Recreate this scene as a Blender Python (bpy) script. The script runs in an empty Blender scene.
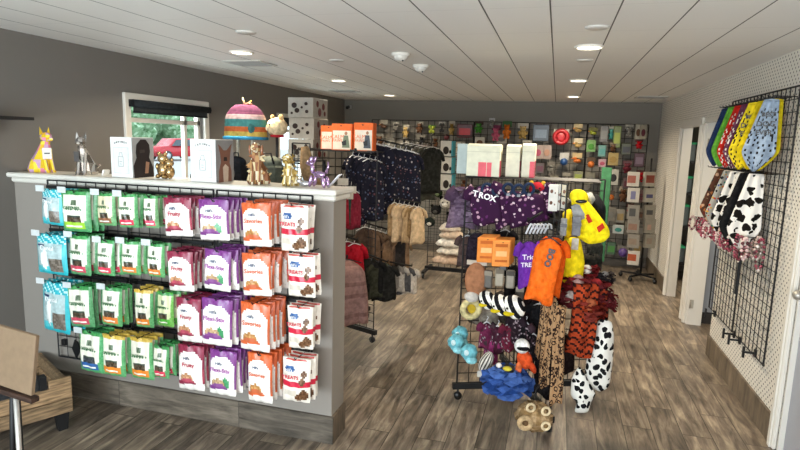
import bpy, math, random
from mathutils import Vector, Matrix, Euler
import numpy as np
random.seed(7)
PI = math.pi
SC = bpy.context.scene
COL = SC.collection

# ------------------------------------------------------------------ camera solve
F = 555.0
CAMZ = 1.81
_Y = np.array([158., -81., F]); _Y /= np.linalg.norm(_Y)
_Z = -np.array([-105., 3600., F]); _Z -= _Z.dot(_Y) * _Y; _Z /= np.linalg.norm(_Z)
_X = np.cross(_Y, _Z)
if _X[0] < 0: _X = -_X
ROT = np.array([_X, _Y, _Z])          # rows: world axes in camera (right, down, forward)
def _pl(px, py, ax, v):
    d = ROT @ np.array([px - 400., py - 225., F]); c = np.array([0, 0, CAMZ]); t = (v - c[ax]) / d[ax]
    return Vector((c + t * d).tolist())
def at(px, py, Y): return _pl(px, py, 1, Y)
def atx(px, py, X): return _pl(px, py, 0, X)
def atz(px, py, Z): return _pl(px, py, 2, Z)
cam_d = bpy.data.cameras.new('camera'); cam = bpy.data.objects.new('camera', cam_d); COL.objects.link(cam)
cr = ROT @ np.array([1, 0, 0]); cu = ROT @ np.array([0, -1, 0]); cb = ROT @ np.array([0, 0, -1])
cam.matrix_world = Matrix(((cr[0], cu[0], cb[0], 0), (cr[1], cu[1], cb[1], 0), (cr[2], cu[2], cb[2], CAMZ), (0, 0, 0, 1)))
cam_d.sensor_width = 36; cam_d.sensor_fit = 'HORIZONTAL'; cam_d.lens = 36 * F / 800; cam_d.clip_start = .05
SC.camera = cam

# ------------------------------------------------------------------ materials
def lin(c):
    if isinstance(c, str):
        c = [int(c[i:i + 2], 16) / 255 for i in (0, 2, 4)]
    return tuple((x / 12.92 if x <= .04045 else ((x + .055) / 1.055) ** 2.4) for x in c[:3])
_M = {}
def newmat(name):
    m = bpy.data.materials.new(name); m.use_nodes = True
    nt = m.node_tree; b = nt.nodes['Principled BSDF']
    return m, nt, b
def surf(kind):
    """surface classes; colour is the thing's own print / dye held per face"""
    if kind in _M: return _M[kind]
    spec = dict(paper=(.62, 0, .25, 0, 0), film=(.32, 0, .5, 0, 0), fabric=(.95, 0, .12, 90, .25), fur=(.97, 0, .1, 60, .8), plastic=(.38, 0, .5, 0, 0),
                paint=(.55, 0, .4, 25, .03), metal=(.42, .6, .5, 0, 0), gloss=(.16, .0, .6, 0, 0), foil=(.22, .85, .5, 0, 0), wood=(.6, 0, .3, 0, 0))[kind]
    m, nt, b = newmat(kind)
    a = nt.nodes.new('ShaderNodeAttribute'); a.attribute_name = 'Col'
    n = nt.nodes.new('ShaderNodeTexNoise'); tc = nt.nodes.new('ShaderNodeTexCoord')
    n.inputs['Scale'].default_value = 30 if kind != 'wood' else 9; n.inputs['Detail'].default_value = 3
    if kind == 'wood':
        mp = nt.nodes.new('ShaderNodeMapping'); mp.inputs['Scale'].default_value = (1, 9, 9)
        nt.links.new(tc.outputs['Object'], mp.inputs[0]); nt.links.new(mp.outputs[0], n.inputs['Vector'])
    else: nt.links.new(tc.outputs['Object'], n.inputs['Vector'])
    r = nt.nodes.new('ShaderNodeMapRange'); lo = {'fabric': .75, 'fur': .6, 'wood': .45}.get(kind, .92)
    r.inputs[3].default_value = lo; r.inputs[4].default_value = 2 - lo - (0 if kind in('fur','wood') else .02)
    r.inputs[1].default_value = .3; r.inputs[2].default_value = .7
    mx = nt.nodes.new('ShaderNodeVectorMath'); mx.operation = 'SCALE'
    nt.links.new(n.outputs[0], r.inputs[0]); nt.links.new(a.outputs['Color'], mx.inputs[0]); nt.links.new(r.outputs[0], mx.inputs['Scale'])
    nt.links.new(mx.outputs[0], b.inputs['Base Color'])
    b.inputs['Roughness'].default_value = spec[0]; b.inputs['Metallic'].default_value = spec[1]; b.inputs['Specular IOR Level'].default_value = spec[2]
    if spec[3]:
        n2 = nt.nodes.new('ShaderNodeTexNoise'); n2.inputs['Scale'].default_value = spec[3]; nt.links.new(tc.outputs['Object'], n2.inputs['Vector'])
        bp = nt.nodes.new('ShaderNodeBump'); bp.inputs['Strength'].default_value = spec[4]; bp.inputs['Distance'].default_value = .01
        nt.links.new(n2.outputs[0], bp.inputs['Height']); nt.links.new(bp.outputs[0], b.inputs['Normal'])
    _M[kind] = m
    return m

def pattern_mat(name, base, marks, scale, lo, hi=None, rough=.95, dist=1.0, stretch=(1, 1, 1)):
    """cloth print: cells of a voronoi pattern take one of the mark colours"""
    m, nt, b = newmat(name); L = nt.links; tc = nt.nodes.new('ShaderNodeTexCoord'); mp = nt.nodes.new('ShaderNodeMapping'); mp.inputs['Scale'].default_value = stretch; L.new(tc.outputs['Object'], mp.inputs[0])
    nz = nt.nodes.new('ShaderNodeTexNoise'); nz.inputs['Scale'].default_value = scale * .7; L.new(mp.outputs[0], nz.inputs['Vector'])
    ad = nt.nodes.new('ShaderNodeVectorMath'); ad.operation = 'MULTIPLY_ADD'; ad.inputs[1].default_value = (dist / scale,) * 3; L.new(nz.outputs['Color'], ad.inputs[0]); L.new(mp.outputs[0], ad.inputs[2])
    v = nt.nodes.new('ShaderNodeTexVoronoi'); v.inputs['Scale'].default_value = scale; L.new(ad.outputs[0], v.inputs['Vector'])
    def mth(op, a, c):
        n = nt.nodes.new('ShaderNodeMath'); n.operation = op
        for i, x in enumerate((a, c)):
            if isinstance(x, (int, float)): n.inputs[i].default_value = x
            else: L.new(x, n.inputs[i])
        return n.outputs[0]
    d = mth('LESS_THAN', v.outputs['Distance'], hi or lo)
    if hi: d = mth('MULTIPLY', d, mth('GREATER_THAN', v.outputs['Distance'], lo))
    rp = nt.nodes.new('ShaderNodeValToRGB'); rp.color_ramp.interpolation = 'CONSTANT'; e = rp.color_ramp.elements
    while len(e) < len(marks): e.new(.5)
    for i, c in enumerate(marks): e[i].position = i / len(marks); e[i].color = (*lin(c), 1)
    sp = nt.nodes.new('ShaderNodeSeparateColor'); L.new(v.outputs['Color'], sp.inputs[0]); L.new(sp.outputs[0], rp.inputs[0])
    mx = nt.nodes.new('ShaderNodeMix'); mx.data_type = 'RGBA'; L.new(d, mx.inputs[0]); mx.inputs[6].default_value = (*lin(base), 1); L.new(rp.outputs[0], mx.inputs[7]); L.new(mx.outputs[2], b.inputs['Base Color'])
    b.inputs['Roughness'].default_value = rough; b.inputs['Specular IOR Level'].default_value = .15
    _M[name] = m; return m
pattern_mat('navyfloral', '20202c', ['8a7478', '6a454c', 'b0a8a4', '55607a', '30303a'], 34, .30)
pattern_mat('purplespeck', '351835', ['c2a4b4', 'cbb4ba', '5a2a5a', 'b08a9c'], 30, .30)
pattern_mat('leopard', 'a98560', ['2a1c16', '33221a'], 42, .28, .52, stretch=(1, 1, .8))
pattern_mat('dalmatian', 'dcd9d0', ['141416'], 24, .42, stretch=(1, 1, .9))
pattern_mat('cow', 'e2ded6', ['16130f', '16130f', 'e2ded6'], 19, .52, dist=1.4)
pattern_mat('floralbrown', '5a3a2c', ['b06a38', '8a7a5a', '2a2a26', 'c9a080', '6a2a26'], 26, .40)
pattern_mat('floralmulti', 'a8a49a', ['b0402c', '3a7a6a', '2a2a2c', 'c99a3a', '4a5a8a'], 40, .38)
pattern_mat('leaf', '7d9c78', ['9dbb96', '5c8058', 'b4cdae', '6c8f66'], 2.6, .5)
# ------------------------------------------------------------------ mesh builder
class MB:
    def __init__(s): s.v = []; s.f = []; s.c = []; s.sm = []; s.T = Matrix.Identity(4)
    def add(s, vs, fs, col, smooth=False):
        o = len(s.v); T = s.T
        s.v += [tuple(T @ Vector(p)) for p in vs]
        for i, f in enumerate(fs):
            s.f.append([o + k for k in f]); s.c.append(lin(col[i] if isinstance(col, list) else col)); s.sm.append(smooth)
        return s
    def box(s, c, d, col, rz=0, rx=0, ry=0):
        M = Matrix.Translation(c) @ Euler((rx, ry, rz)).to_matrix().to_4x4(); x, y, z = d[0] / 2, d[1] / 2, d[2] / 2
        vs = [M @ Vector(p) for p in ((-x, -y, -z), (x, -y, -z), (x, y, -z), (-x, y, -z), (-x, -y, z), (x, -y, z), (x, y, z), (-x, y, z))]
        return s.add(vs, [(0, 3, 2, 1), (4, 5, 6, 7), (0, 1, 5, 4), (1, 2, 6, 5), (2, 3, 7, 6), (3, 0, 4, 7)], col)
    def bevbox(s, c, d, col, b=.004, rz=0, rx=0, ry=0):
        # chamfered box as a loft of octagons
        M = Matrix.Translation(c) @ Euler((rx, ry, rz)).to_matrix().to_4x4(); x, y, z = d[0] / 2, d[1] / 2, d[2] / 2; b = min(b, x * .9, y * .9, z * .9)
        def ring(xx, yy, zz, bb): return [M @ Vector(p) for p in ((-xx + bb, -yy, zz), (xx - bb, -yy, zz), (xx, -yy + bb, zz), (xx, yy - bb, zz), (xx - bb, yy, zz), (-xx + bb, yy, zz), (-xx, yy - bb, zz), (-xx, -yy + bb, zz))]
        return s.loft([ring(x - b, y - b, -z, b * .5), ring(x, y, -z + b, b), ring(x, y, z - b, b), ring(x - b, y - b, z, b * .5)], col, smooth=False)
    def loft(s, rings, col, cap=True, smooth=True, closed=True):
        n = len(rings[0]); vs = [p for r in rings for p in r]; fs = []; cs = []
        m = n if closed else n - 1
        for i in range(len(rings) - 1):
            for j in range(m):
                fs.append((i * n + j, i * n + (j + 1) % n, (i + 1) * n + (j + 1) % n, (i + 1) * n + j))
                cs.append(col((i + .5) / (len(rings) - 1), (j + .5) / n) if callable(col) else col)
        if cap and closed:
            fs.append(tuple(range(n))[::-1]); cs.append(col(0, 0) if callable(col) else col)
            fs.append(tuple((len(rings) - 1) * n + k for k in range(n))); cs.append(col(1, 0) if callable(col) else col)
        return s.add(vs, fs, cs, smooth)
    def tube(s, pts, r, col, n=6, r2=None, smooth=True, cap=True):
        pts = [Vector(p) for p in pts]; rings = []; up = None
        for i, p in enumerate(pts):
            t = (pts[min(i + 1, len(pts) - 1)] - pts[max(i - 1, 0)]).normalized()
            if up is None: up = Vector((0, 0, 1)) if abs(t.z) < .9 else Vector((1, 0, 0))
            a = t.cross(up)
            if a.length < 1e-4: a = t.cross(Vector((0, 1, .3)))
            a.normalize(); b = a.cross(t).normalized(); up = b
            rr = r if not callable(r) else r(i / (len(pts) - 1))
            if r2 is not None: rr = r + (r2 - r) * i / (len(pts) - 1)
            rings.append([p + a * (rr * math.cos(2 * PI * k / n)) + b * (rr * math.sin(2 * PI * k / n)) for k in range(n)])
        return s.loft(rings, col, smooth=smooth and n > 4, cap=cap)
    def ball(s, c, r, col, nu=12, nv=8, rot=None, fn=None):
        if not hasattr(r, '__len__'): r = (r, r, r)
        c = Vector(c); R = Euler(rot).to_matrix() if rot else Matrix.Identity(3); rings = []
        for i in range(nv + 1):
            a = -PI / 2 + PI * (i if 0 < i < nv else (.12 if i == 0 else nv - .12)) / nv
            ring = []
            for j in range(nu):
                b = 2 * PI * j / nu; d = Vector((math.cos(a) * math.cos(b), math.cos(a) * math.sin(b), math.sin(a)))
                k = fn(d) if fn else 1
                ring.append(c + R @ Vector((d.x * r[0] * k, d.y * r[1] * k, d.z * r[2] * k)))
            rings.append(ring)
        return s.loft(rings, col)
    def prism(s, pts, y0, y1, col, side=None):
        """outline in x-z, extruded along y"""
        n = len(pts); vs = [(x, y0, z) for x, z in pts] + [(x, y1, z) for x, z in pts]
        fs = [tuple(range(n)), tuple(range(2 * n - 1, n - 1, -1))] + [(i, i + n, (i + 1) % n + n, (i + 1) % n) for i in range(n)]
        return s.add(vs, fs, [col, col] + [side or col] * n)
    def torus(s, c, R, r, col, nu=20, nv=6, rot=None):
        M = Matrix.Translation(c) @ (Euler(rot).to_matrix().to_4x4() if rot else Matrix.Identity(4)); rings = []
        for i in range(nu + 1):
            a = 2 * PI * i / nu
            rings.append([M @ Vector(((R + r * math.cos(2 * PI * k / nv)) * math.cos(a), (R + r * math.cos(2 * PI * k / nv)) * math.sin(a), r * math.sin(2 * PI * k / nv))) for k in range(nv)])
        return s.loft(rings, col, cap=False)
    def sheet(s, fn, nu, nv, colfn, thick=0, smooth=True):
        """fn(u,v)->point ; back side offset in +y by thick"""
        vs = [fn(i / nu, j / nv) for j in range(nv + 1) for i in range(nu + 1)]; fs = []; cs = []
        for j in range(nv):
            for i in range(nu):
                a = j * (nu + 1) + i; fs.append((a, a + 1, a + nu + 2, a + nu + 1)); cs.append(colfn((i + .5) / nu, (j + .5) / nv))
        if thick:
            N = len(vs); vs += [(p[0], p[1] + thick, p[2]) for p in vs]
            for k in range(nu * nv): f = fs[k]; fs.append(tuple(x + N for x in f[::-1])); cs.append(cs[k])
            edge = [i for i in range(nu)]; W = nu + 1
            for i in range(nu):
                fs.append((i, i + N, i + 1 + N, i + 1)); cs.append(cs[i]); a = nv * W + i; fs.append((a, a + 1, a + 1 + N, a + N)); cs.append(cs[(nv - 1) * nu + i])
            for j in range(nv):
                a = j * W; fs.append((a, a + W, a + W + N, a + N)); cs.append(cs[j * nu]); a = j * W + nu; fs.append((a, a + N, a + W + N, a + W)); cs.append(cs[j * nu + nu - 1])
        return s.add(vs, fs, cs, smooth)
    def mesh(s, name, mat):
        me = bpy.data.meshes.new(name); me.from_pydata(s.v, [], s.f)
        ca = me.color_attributes.new('Col', 'FLOAT_COLOR', 'CORNER'); arr = np.empty((len(me.loops), 4), np.float32); k = 0
        for f, c in zip(s.f, s.c):
            arr[k:k + len(f)] = (c[0], c[1], c[2], 1); k += len(f)
        ca.data.foreach_set('color', arr.ravel())
        me.polygons.foreach_set('use_smooth', s.sm)
        me.materials.append(mat if not isinstance(mat, str) else surf(mat)); me.update()
        return me
    def build(s, name, mat='plastic', parent=None, loc=None, rz=0, label=None):
        o = bpy.data.objects.new(name, s.mesh(name, mat)); COL.objects.link(o)
        if parent: o.parent = parent
        if loc is not None: o.location = loc
        if rz: o.rotation_euler = (0, 0, rz)
        if label: o['label'] = label
        return o
def tag(o, label=None, cat=None, group=None, kind=None):
    if label: o['label'] = label
    if cat: o['category'] = cat
    if group: o['group'] = group
    if kind: o['kind'] = kind
    return o
def thing(name, label, cat, loc=(0, 0, 0), rz=0, group=None, rx=0, ry=0):
    o = bpy.data.objects.new(name, None); COL.objects.link(o); o.location = loc; o.rotation_euler = (rx, ry, rz); o.empty_display_size = .05
    return tag(o, label, cat, group)
def place(o, loc, rz=0): o.location = loc; o.rotation_euler = (0, 0, rz); return o
def struct(name, mb, mat): o = mb.build(name, mat); o['kind'] = 'structure'; return o
KIDS = {}
def dup(root, loc, rz, label, group=None, rx=0, ry=0, skip=()):
    r = root.copy(); COL.objects.link(r); r.location = loc; r.rotation_euler = (rx, ry, rz); r['label'] = label
    if group: r['group'] = group
    for ch in root.children:
        if ch.name.split('.')[0] in skip: continue
        c = ch.copy(); COL.objects.link(c); c.parent = r
        for g in ch.children:
            d = g.copy(); COL.objects.link(d); d.parent = c
    return r
_txt = {}
def text(s, size, col, parent, loc, mat='plastic', name='lettering', rot=(PI / 2, 0, 0), align='CENTER', bold=0):
    """flat lettering facing -y"""
    key = (s, size, col, mat, bold)
    if key not in _txt:
        cu = bpy.data.curves.new('t', 'FONT'); cu.body = s; cu.size = size; cu.align_x = align; cu.align_y = 'CENTER'; cu.resolution_u = 2; cu.offset = bold
        cu.extrude = .0006
        to = bpy.data.objects.new('t', cu); COL.objects.link(to); bpy.context.view_layer.update()
        me = bpy.data.meshes.new_from_object(to.evaluated_get(bpy.context.evaluated_depsgraph_get()))
        bpy.data.objects.remove(to); c = lin(col)
        ca = me.color_attributes.new('Col', 'FLOAT_COLOR', 'CORNER'); ca.data.foreach_set('color', list((*c, 1)) * len(me.loops))
        me.materials.clear(); me.materials.append(surf(mat)); me.name = 'lettering'; _txt[key] = me
    o = bpy.data.objects.new(name, _txt[key]); COL.objects.link(o); o.parent = parent; o.location = loc; o.rotation_euler = rot
    return o
ORD = ['zeroth', 'first', 'second', 'third', 'fourth', 'fifth', 'sixth', 'seventh', 'eighth', 'ninth', 'tenth', 'eleventh', 'twelfth', 'thirteenth', 'fourteenth', 'fifteenth', 'sixteenth', 'seventeenth', 'eighteenth', 'nineteenth', 'twentieth']
ORD += ['twenty-' + o for o in ORD[1:10]] + ['thirtieth'] + ['thirty-' + o for o in ORD[1:10]]
def rnd(a, b): return a + (b - a) * random.random()
def jit(c, k=.04):
    if isinstance(c, str): c = [int(c[i:i + 2], 16) / 255 for i in (0, 2, 4)]
    d = rnd(-k, k); return tuple(min(1, max(0, x + d)) for x in c)

# ------------------------------------------------------------------ dimensions
XL, XR, YB, H, YF = -3.48, 1.41, 8.88, 2.44, -2.2
WY = 2.876                     # front face of the half wall
WT = .19                      # its thickness
# ------------------------------------------------------------------ setting materials
def math_node(nt, op, a, b=None):
    n = nt.nodes.new('ShaderNodeMath'); n.operation = op
    for i, x in enumerate((a, b)):
        if x is None: continue
        if isinstance(x, (int, float)): n.inputs[i].default_value = x
        else: nt.links.new(x, n.inputs[i])
    return n.outputs[0]
def wall_mat(name, col, var=.04, rough=.75):
    m, nt, b = newmat(name); tc = nt.nodes.new('ShaderNodeTexCoord'); n = nt.nodes.new('ShaderNodeTexNoise'); n.inputs['Scale'].default_value = 1.3; n.inputs['Detail'].default_value = 4
    nt.links.new(tc.outputs['Object'], n.inputs['Vector']); r = nt.nodes.new('ShaderNodeMix'); r.data_type = 'RGBA'
    c = lin(col); r.inputs[6].default_value = (*[x * (1 - var) for x in c], 1); r.inputs[7].default_value = (*[x * (1 + var) for x in c], 1)
    nt.links.new(n.outputs[0], r.inputs[0]); nt.links.new(r.outputs[2], b.inputs['Base Color']); b.inputs['Roughness'].default_value = rough
    b.inputs['Specular IOR Level'].default_value = .3
    return m
def plank_mat(name, w, l, along='Y', c1='7d6a55', c2='a39079', c3='4f4438', rough=.33, seam=.5):
    m, nt, b = newmat(name); L = nt.links; tc = nt.nodes.new('ShaderNodeTexCoord'); mp = nt.nodes.new('ShaderNodeMapping')
    if along == 'Y': mp.inputs['Rotation'].default_value = (0, 0, PI / 2)
    elif along == 'XZ': mp.inputs['Rotation'].default_value = (PI / 2, 0, 0)
    elif along == 'YZ': mp.inputs['Rotation'].default_value = (PI / 2, 0, PI / 2)
    L.new(tc.outputs['Object'], mp.inputs[0])
    br = nt.nodes.new('ShaderNodeTexBrick'); br.offset = .37; br.offset_frequency = 2
    for k, v in (('Scale', 1), ('Mortar Size', .0028), ('Mortar Smooth', .2), ('Bias', 0), ('Brick Width', l), ('Row Height', w)): br.inputs[k].default_value = v
    br.inputs['Color1'].default_value = (0, 0, 0, 1); br.inputs['Color2'].default_value = (1, 1, 1, 1); br.inputs['Mortar'].default_value = (.5, .5, .5, 1)
    L.new(mp.outputs[0], br.inputs['Vector'])
    st = nt.nodes.new('ShaderNodeMapping'); st.inputs['Scale'].default_value = (1.9, 14, 14); L.new(mp.outputs[0], st.inputs[0])
    off = nt.nodes.new('ShaderNodeVectorMath'); off.operation = 'MULTIPLY_ADD'; off.inputs[1].default_value = (7, 13, 5); L.new(br.outputs['Color'], off.inputs[0]); L.new(st.outputs[0], off.inputs[2])
    g = nt.nodes.new('ShaderNodeTexNoise'); g.inputs['Scale'].default_value = 1.6; g.inputs['Detail'].default_value = 7; g.inputs['Roughness'].default_value = .65; g.inputs['Distortion'].default_value = .6
    L.new(off.outputs[0], g.inputs['Vector'])
    rp = nt.nodes.new('ShaderNodeValToRGB'); e = rp.color_ramp.elements; e[0].position = .33; e[0].color = (*lin(c3), 1); e[1].position = .7; e[1].color = (*lin(c2), 1)
    k = rp.color_ramp.elements.new(.5); k.color = (*lin(c1), 1); L.new(g.outputs[0], rp.inputs[0])
    tone = nt.nodes.new('ShaderNodeMapRange'); tone.inputs[3].default_value = .72; tone.inputs[4].default_value = 1.25; L.new(br.outputs['Color'], tone.inputs[0])
    big = nt.nodes.new('ShaderNodeTexNoise'); big.inputs['Scale'].default_value = 3.2; big.inputs['Detail'].default_value = 5; L.new(tc.outputs['Object'], big.inputs['Vector'])
    bm = nt.nodes.new('ShaderNodeMapRange'); bm.inputs[1].default_value = .35; bm.inputs[2].default_value = .65; bm.inputs[3].default_value = .78; bm.inputs[4].default_value = 1.22; L.new(big.outputs[0], bm.inputs[0])
    t2 = math_node(nt, 'MULTIPLY', tone.outputs[0], bm.outputs[0])
    sc = nt.nodes.new('ShaderNodeVectorMath'); sc.operation = 'SCALE'; L.new(rp.outputs[0], sc.inputs[0]); L.new(t2, sc.inputs['Scale'])
    mx = nt.nodes.new('ShaderNodeMix'); mx.data_type = 'RGBA'; L.new(math_node(nt, 'MULTIPLY', br.outputs['Fac'], seam), mx.inputs[0]); L.new(sc.outputs[0], mx.inputs[6]); mx.inputs[7].default_value = (*lin('2c251e'), 1)
    L.new(mx.outputs[2], b.inputs['Base Color'])
    rr = nt.nodes.new('ShaderNodeMapRange'); rr.inputs[3].default_value = rough - .06; rr.inputs[4].default_value = rough + .18; L.new(g.outputs[0], rr.inputs[0]); L.new(rr.outputs[0], b.inputs['Roughness'])
    bp = nt.nodes.new('ShaderNodeBump'); bp.inputs['Strength'].default_value = .15; bp.inputs['Distance'].default_value = .004; L.new(math_node(nt, 'SUBTRACT', g.outputs[0], br.outputs['Fac']), bp.inputs['Height']); L.new(bp.outputs[0], b.inputs['Normal'])
    return m
def ceil_mat():
    m, nt, b = newmat('ceiling_plank'); L = nt.links; tc = nt.nodes.new('ShaderNodeTexCoord'); sp = nt.nodes.new('ShaderNodeSeparateXYZ'); L.new(tc.outputs['Object'], sp.inputs[0])
    S = .3105
    def lines(o, s, sh, w):
        fr = math_node(nt, 'FRACT', math_node(nt, 'DIVIDE', math_node(nt, 'ADD', o, sh), s)); d = math_node(nt, 'ABSOLUTE', math_node(nt, 'SUBTRACT', fr, .5)); return math_node(nt, 'LESS_THAN', d, w / s / 2)
    l1 = lines(sp.outputs['X'], S, 10 * S + .078 + S / 2, .0075); l2 = lines(sp.outputs['Y'], .62, 20 * .62, .003)
    n = nt.nodes.new('ShaderNodeTexNoise'); n.inputs['Scale'].default_value = 60; L.new(tc.outputs['Object'], n.inputs['Vector'])
    n3 = nt.nodes.new('ShaderNodeTexNoise'); n3.inputs['Scale'].default_value = .7; L.new(tc.outputs['Object'], n3.inputs['Vector'])
    mx = nt.nodes.new('ShaderNodeMix'); mx.data_type = 'RGBA'; L.new(math_node(nt, 'MAXIMUM', l1, math_node(nt, 'MULTIPLY', l2, .3)), mx.inputs[0]); mx.inputs[6].default_value = (*lin('e8e6e1'), 1); mx.inputs[7].default_value = (*lin('4c4a46'), 1)
    L.new(mx.outputs[2], b.inputs['Base Color']); b.inputs['Roughness'].default_value = .6
    bp = nt.nodes.new('ShaderNodeBump'); bp.inputs['Strength'].default_value = .2; bp.inputs['Distance'].default_value = .004; L.new(math_node(nt, 'SUBTRACT', n.outputs[0], math_node(nt, 'MULTIPLY', l1, 3)), bp.inputs['Height']); L.new(bp.outputs[0], b.inputs['Normal'])
    return m
def peg_mat():
    m, nt, b = newmat('pegboard'); L = nt.links; tc = nt.nodes.new('ShaderNodeTexCoord'); sp = nt.nodes.new('ShaderNodeSeparateXYZ'); L.new(tc.outputs['Object'], sp.inputs[0])
    s = .048
    def cell(sh):
        a = math_node(nt, 'SUBTRACT', math_node(nt, 'FRACT', math_node(nt, 'DIVIDE', math_node(nt, 'ADD', sp.outputs['Y'], 20 * s + sh), s)), .5)
        c = math_node(nt, 'SUBTRACT', math_node(nt, 'FRACT', math_node(nt, 'DIVIDE', math_node(nt, 'ADD', sp.outputs['Z'], 20 * s + sh), s)), .5)
        return math_node(nt, 'LESS_THAN', math_node(nt, 'ADD', math_node(nt, 'MULTIPLY', a, a), math_node(nt, 'MULTIPLY', c, c)), 0.018)
    d = math_node(nt, 'MAXIMUM', cell(0), cell(s / 2))
    mx = nt.nodes.new('ShaderNodeMix'); mx.data_type = 'RGBA'; L.new(d, mx.inputs[0]); mx.inputs[6].default_value = (*lin('e6e1d6'), 1); mx.inputs[7].default_value = (*lin('3a3632'), 1)
    L.new(mx.outputs[2], b.inputs['Base Color']); b.inputs['Roughness'].default_value = .5
    return m
M_left = wall_mat('paint_grey', '75716b'); M_back = wall_mat('paint_grey_back', '7b776f'); M_half = wall_mat('paint_grey_light', '8b857d')
M_floor = plank_mat('floor_plank', .178, .92, c1='76695b', c2='a3957f', c3='4b4238', rough=.30, seam=.85); M_ceil = ceil_mat(); M_peg = peg_mat()
M_baseX = plank_mat('base_plank_x', .5, .9, 'XZ', '5f574c', '7a7063', '3f3931', .45); M_baseY = plank_mat('base_plank_y', .5, .9, 'YZ', '655949', '80705e', '443a30', .45)
M_trim = wall_mat('white_trim', 'dedad0', .02, .4); M_cap = wall_mat('cap_white', 'd8d5cb', .03, .35)
g, nt, b = newmat('glass'); b.inputs['Transmission Weight'].default_value = 1; b.inputs['Roughness'].default_value = 0; b.inputs['IOR'].default_value = 1.05; b.inputs['Base Color'].default_value = (.95, 1, 1, 1); M_glass = g
# ------------------------------------------------------------------ floor, ceiling, walls
struct('floor', MB().box(((XL + 4.2) / 2, (YF + YB) / 2, -.05), (4.2 - XL + .3, YB - YF + .3, .1), 'ffffff'), M_floor)
struct('ceiling', MB().box(((XL + 4.2) / 2, (YF + YB) / 2, H + .05), (4.2 - XL + .3, YB - YF + .3, .1), 'ffffff'), M_ceil)
struct('wall_back', MB().box(((XL + 4.2) / 2, YB + .06, H / 2), (4.2 - XL + .3, .12, H), 'ffffff'), M_back)
W1 = (3.88, 5.04, .98, 2.13); W2 = (6.5, 7.62, .98, 2.1)
wl = MB()
def seg(mb, x, y0, y1, z0, z1, t=.12): mb.box((x, (y0 + y1) / 2, (z0 + z1) / 2), (t, y1 - y0, z1 - z0), 'ffffff')
for y0, y1 in ((YF, W1[0] + .06), (W1[1] - .06, W2[0] + .06), (W2[1] - .06, YB)): seg(wl, XL - .06, y0, y1, 0, H)
for w in (W1, W2):
    seg(wl, XL - .06, w[0] + .06, w[1] - .06, 0, w[2] + .06); seg(wl, XL - .06, w[0] + .06, w[1] - .06, w[3] - .06, H)
struct('wall_left', wl, M_left)
wr = MB()
for y0, y1, z0 in ((3.70, 5.30, 0), (6.17, 6.38, 0), (7.30, YB, 0), (5.30, 6.17, 2.07), (6.38, 7.30, 2.07), (2.75, 3.70, 2.07), (YF, 2.75, 0)): seg(wr, XR + .05, y0, y1, z0, H, .10)
struct('wall_right', wr, M_peg)
# shop front behind the camera: piers and a head over wide glass
fr = MB().box(((XL + 4.2) / 2, YF - .06, 2.3), (4.2 - XL, .12, .28), 'ffffff').box(((XL + 4.2) / 2, YF - .06, .15), (4.2 - XL, .12, .3), 'ffffff')
for x in (XL + .1, -1.1, XR - .1, 4.1): fr.box((x, YF - .06, 1.2), (.25, .12, 2.4), 'ffffff')
struct('wall_front', fr, M_left)
struct('wall_middle', MB().box(((XL - 1.185) / 2, WY + WT / 2, .745), (-1.185 - XL, WT, 1.49), 'ffffff'), M_half)
struct('trim_1', MB().bevbox(((XL - 1.15) / 2, WY + WT / 2 - .01, 1.507), (-1.15 - XL, WT + .10, .032), 'ffffff', .008).bevbox(((XL - 1.167) / 2, WY + WT / 2, 1.475), (-1.167 - XL, WT + .05, .035), 'ffffff', .008), M_cap)
struct('baseboard_middle', MB().box(((XL - 1.171) / 2, WY - .008, .085), (-1.171 - XL, .016, .17), 'ffffff'), M_baseX)
struct('baseboard_middle_end', MB().box((-1.178, WY + WT / 2, .085), (.016, WT + .0, .17), 'ffffff'), M_baseY)
bb = MB()
for y0, y1 in ((3.75, 5.30), (7.43, YB)): bb.box((XR - .008, (y0 + y1) / 2, .09), (.016, y1 - y0, .18), 'ffffff')
struct('baseboard_right', bb, M_baseY)
struct('baseboard_back', MB().box(((XL + XR) / 2, YB - .008, .08), (XR - XL - .04, .016, .16), 'ffffff'), M_baseX)
struct('baseboard_left', MB().box((XL + .008, (YF + WY - .02) / 2, .08), (.016, WY - YF - .02, .16), 'ffffff'), M_baseY)
# door casings (trim_2.. near to far)
def casing(name, y0, y1, top=2.12, w=.09):
    m = MB(); x = XR - .012
    for y in (y0 - w / 2, y1 + w / 2):
        m.bevbox((x, y, (top - .06) / 2), (.028, w, top - .06), 'ffffff', .008); m.bevbox((x - .016, y, (top - .07) / 2), (.012, w * .45, top - .07), 'ffffff', .004)
    m.bevbox((x, (y0 + y1) / 2, top - .045), (.028, y1 - y0 + 2 * w, .09), 'ffffff', .008)
    for y in (y0 + .008, y1 - .008): m.box((XR + .05, y, (top - .06) / 2), (.10, .016, top - .06), 'ffffff')
    m.box((XR + .065, (y0 + y1) / 2, top - .06), (.10, y1 - y0, 0.018), 'ffffff')
    return struct(name, m, M_trim)
casing('trim_2', 2.75, 3.66); casing('trim_3', 6.39, 7.29)
m = MB(); y1 = 6.17
for y in (6.215,): m.bevbox((XR - .012, y, 1.03), (.028, .09, 2.06), 'ffffff', .008).bevbox((XR - .028, y, 1.02), (.012, .04, 2.04), 'ffffff', .004)
m.box((XR + .065, 6.162, 1.03), (.14, .016, 2.06), 'ffffff').bevbox((XR - .004, 5.74, 2.085), (.02, .96, .05), 'ffffff', .005)
struct('trim_4', m, M_trim)
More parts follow.
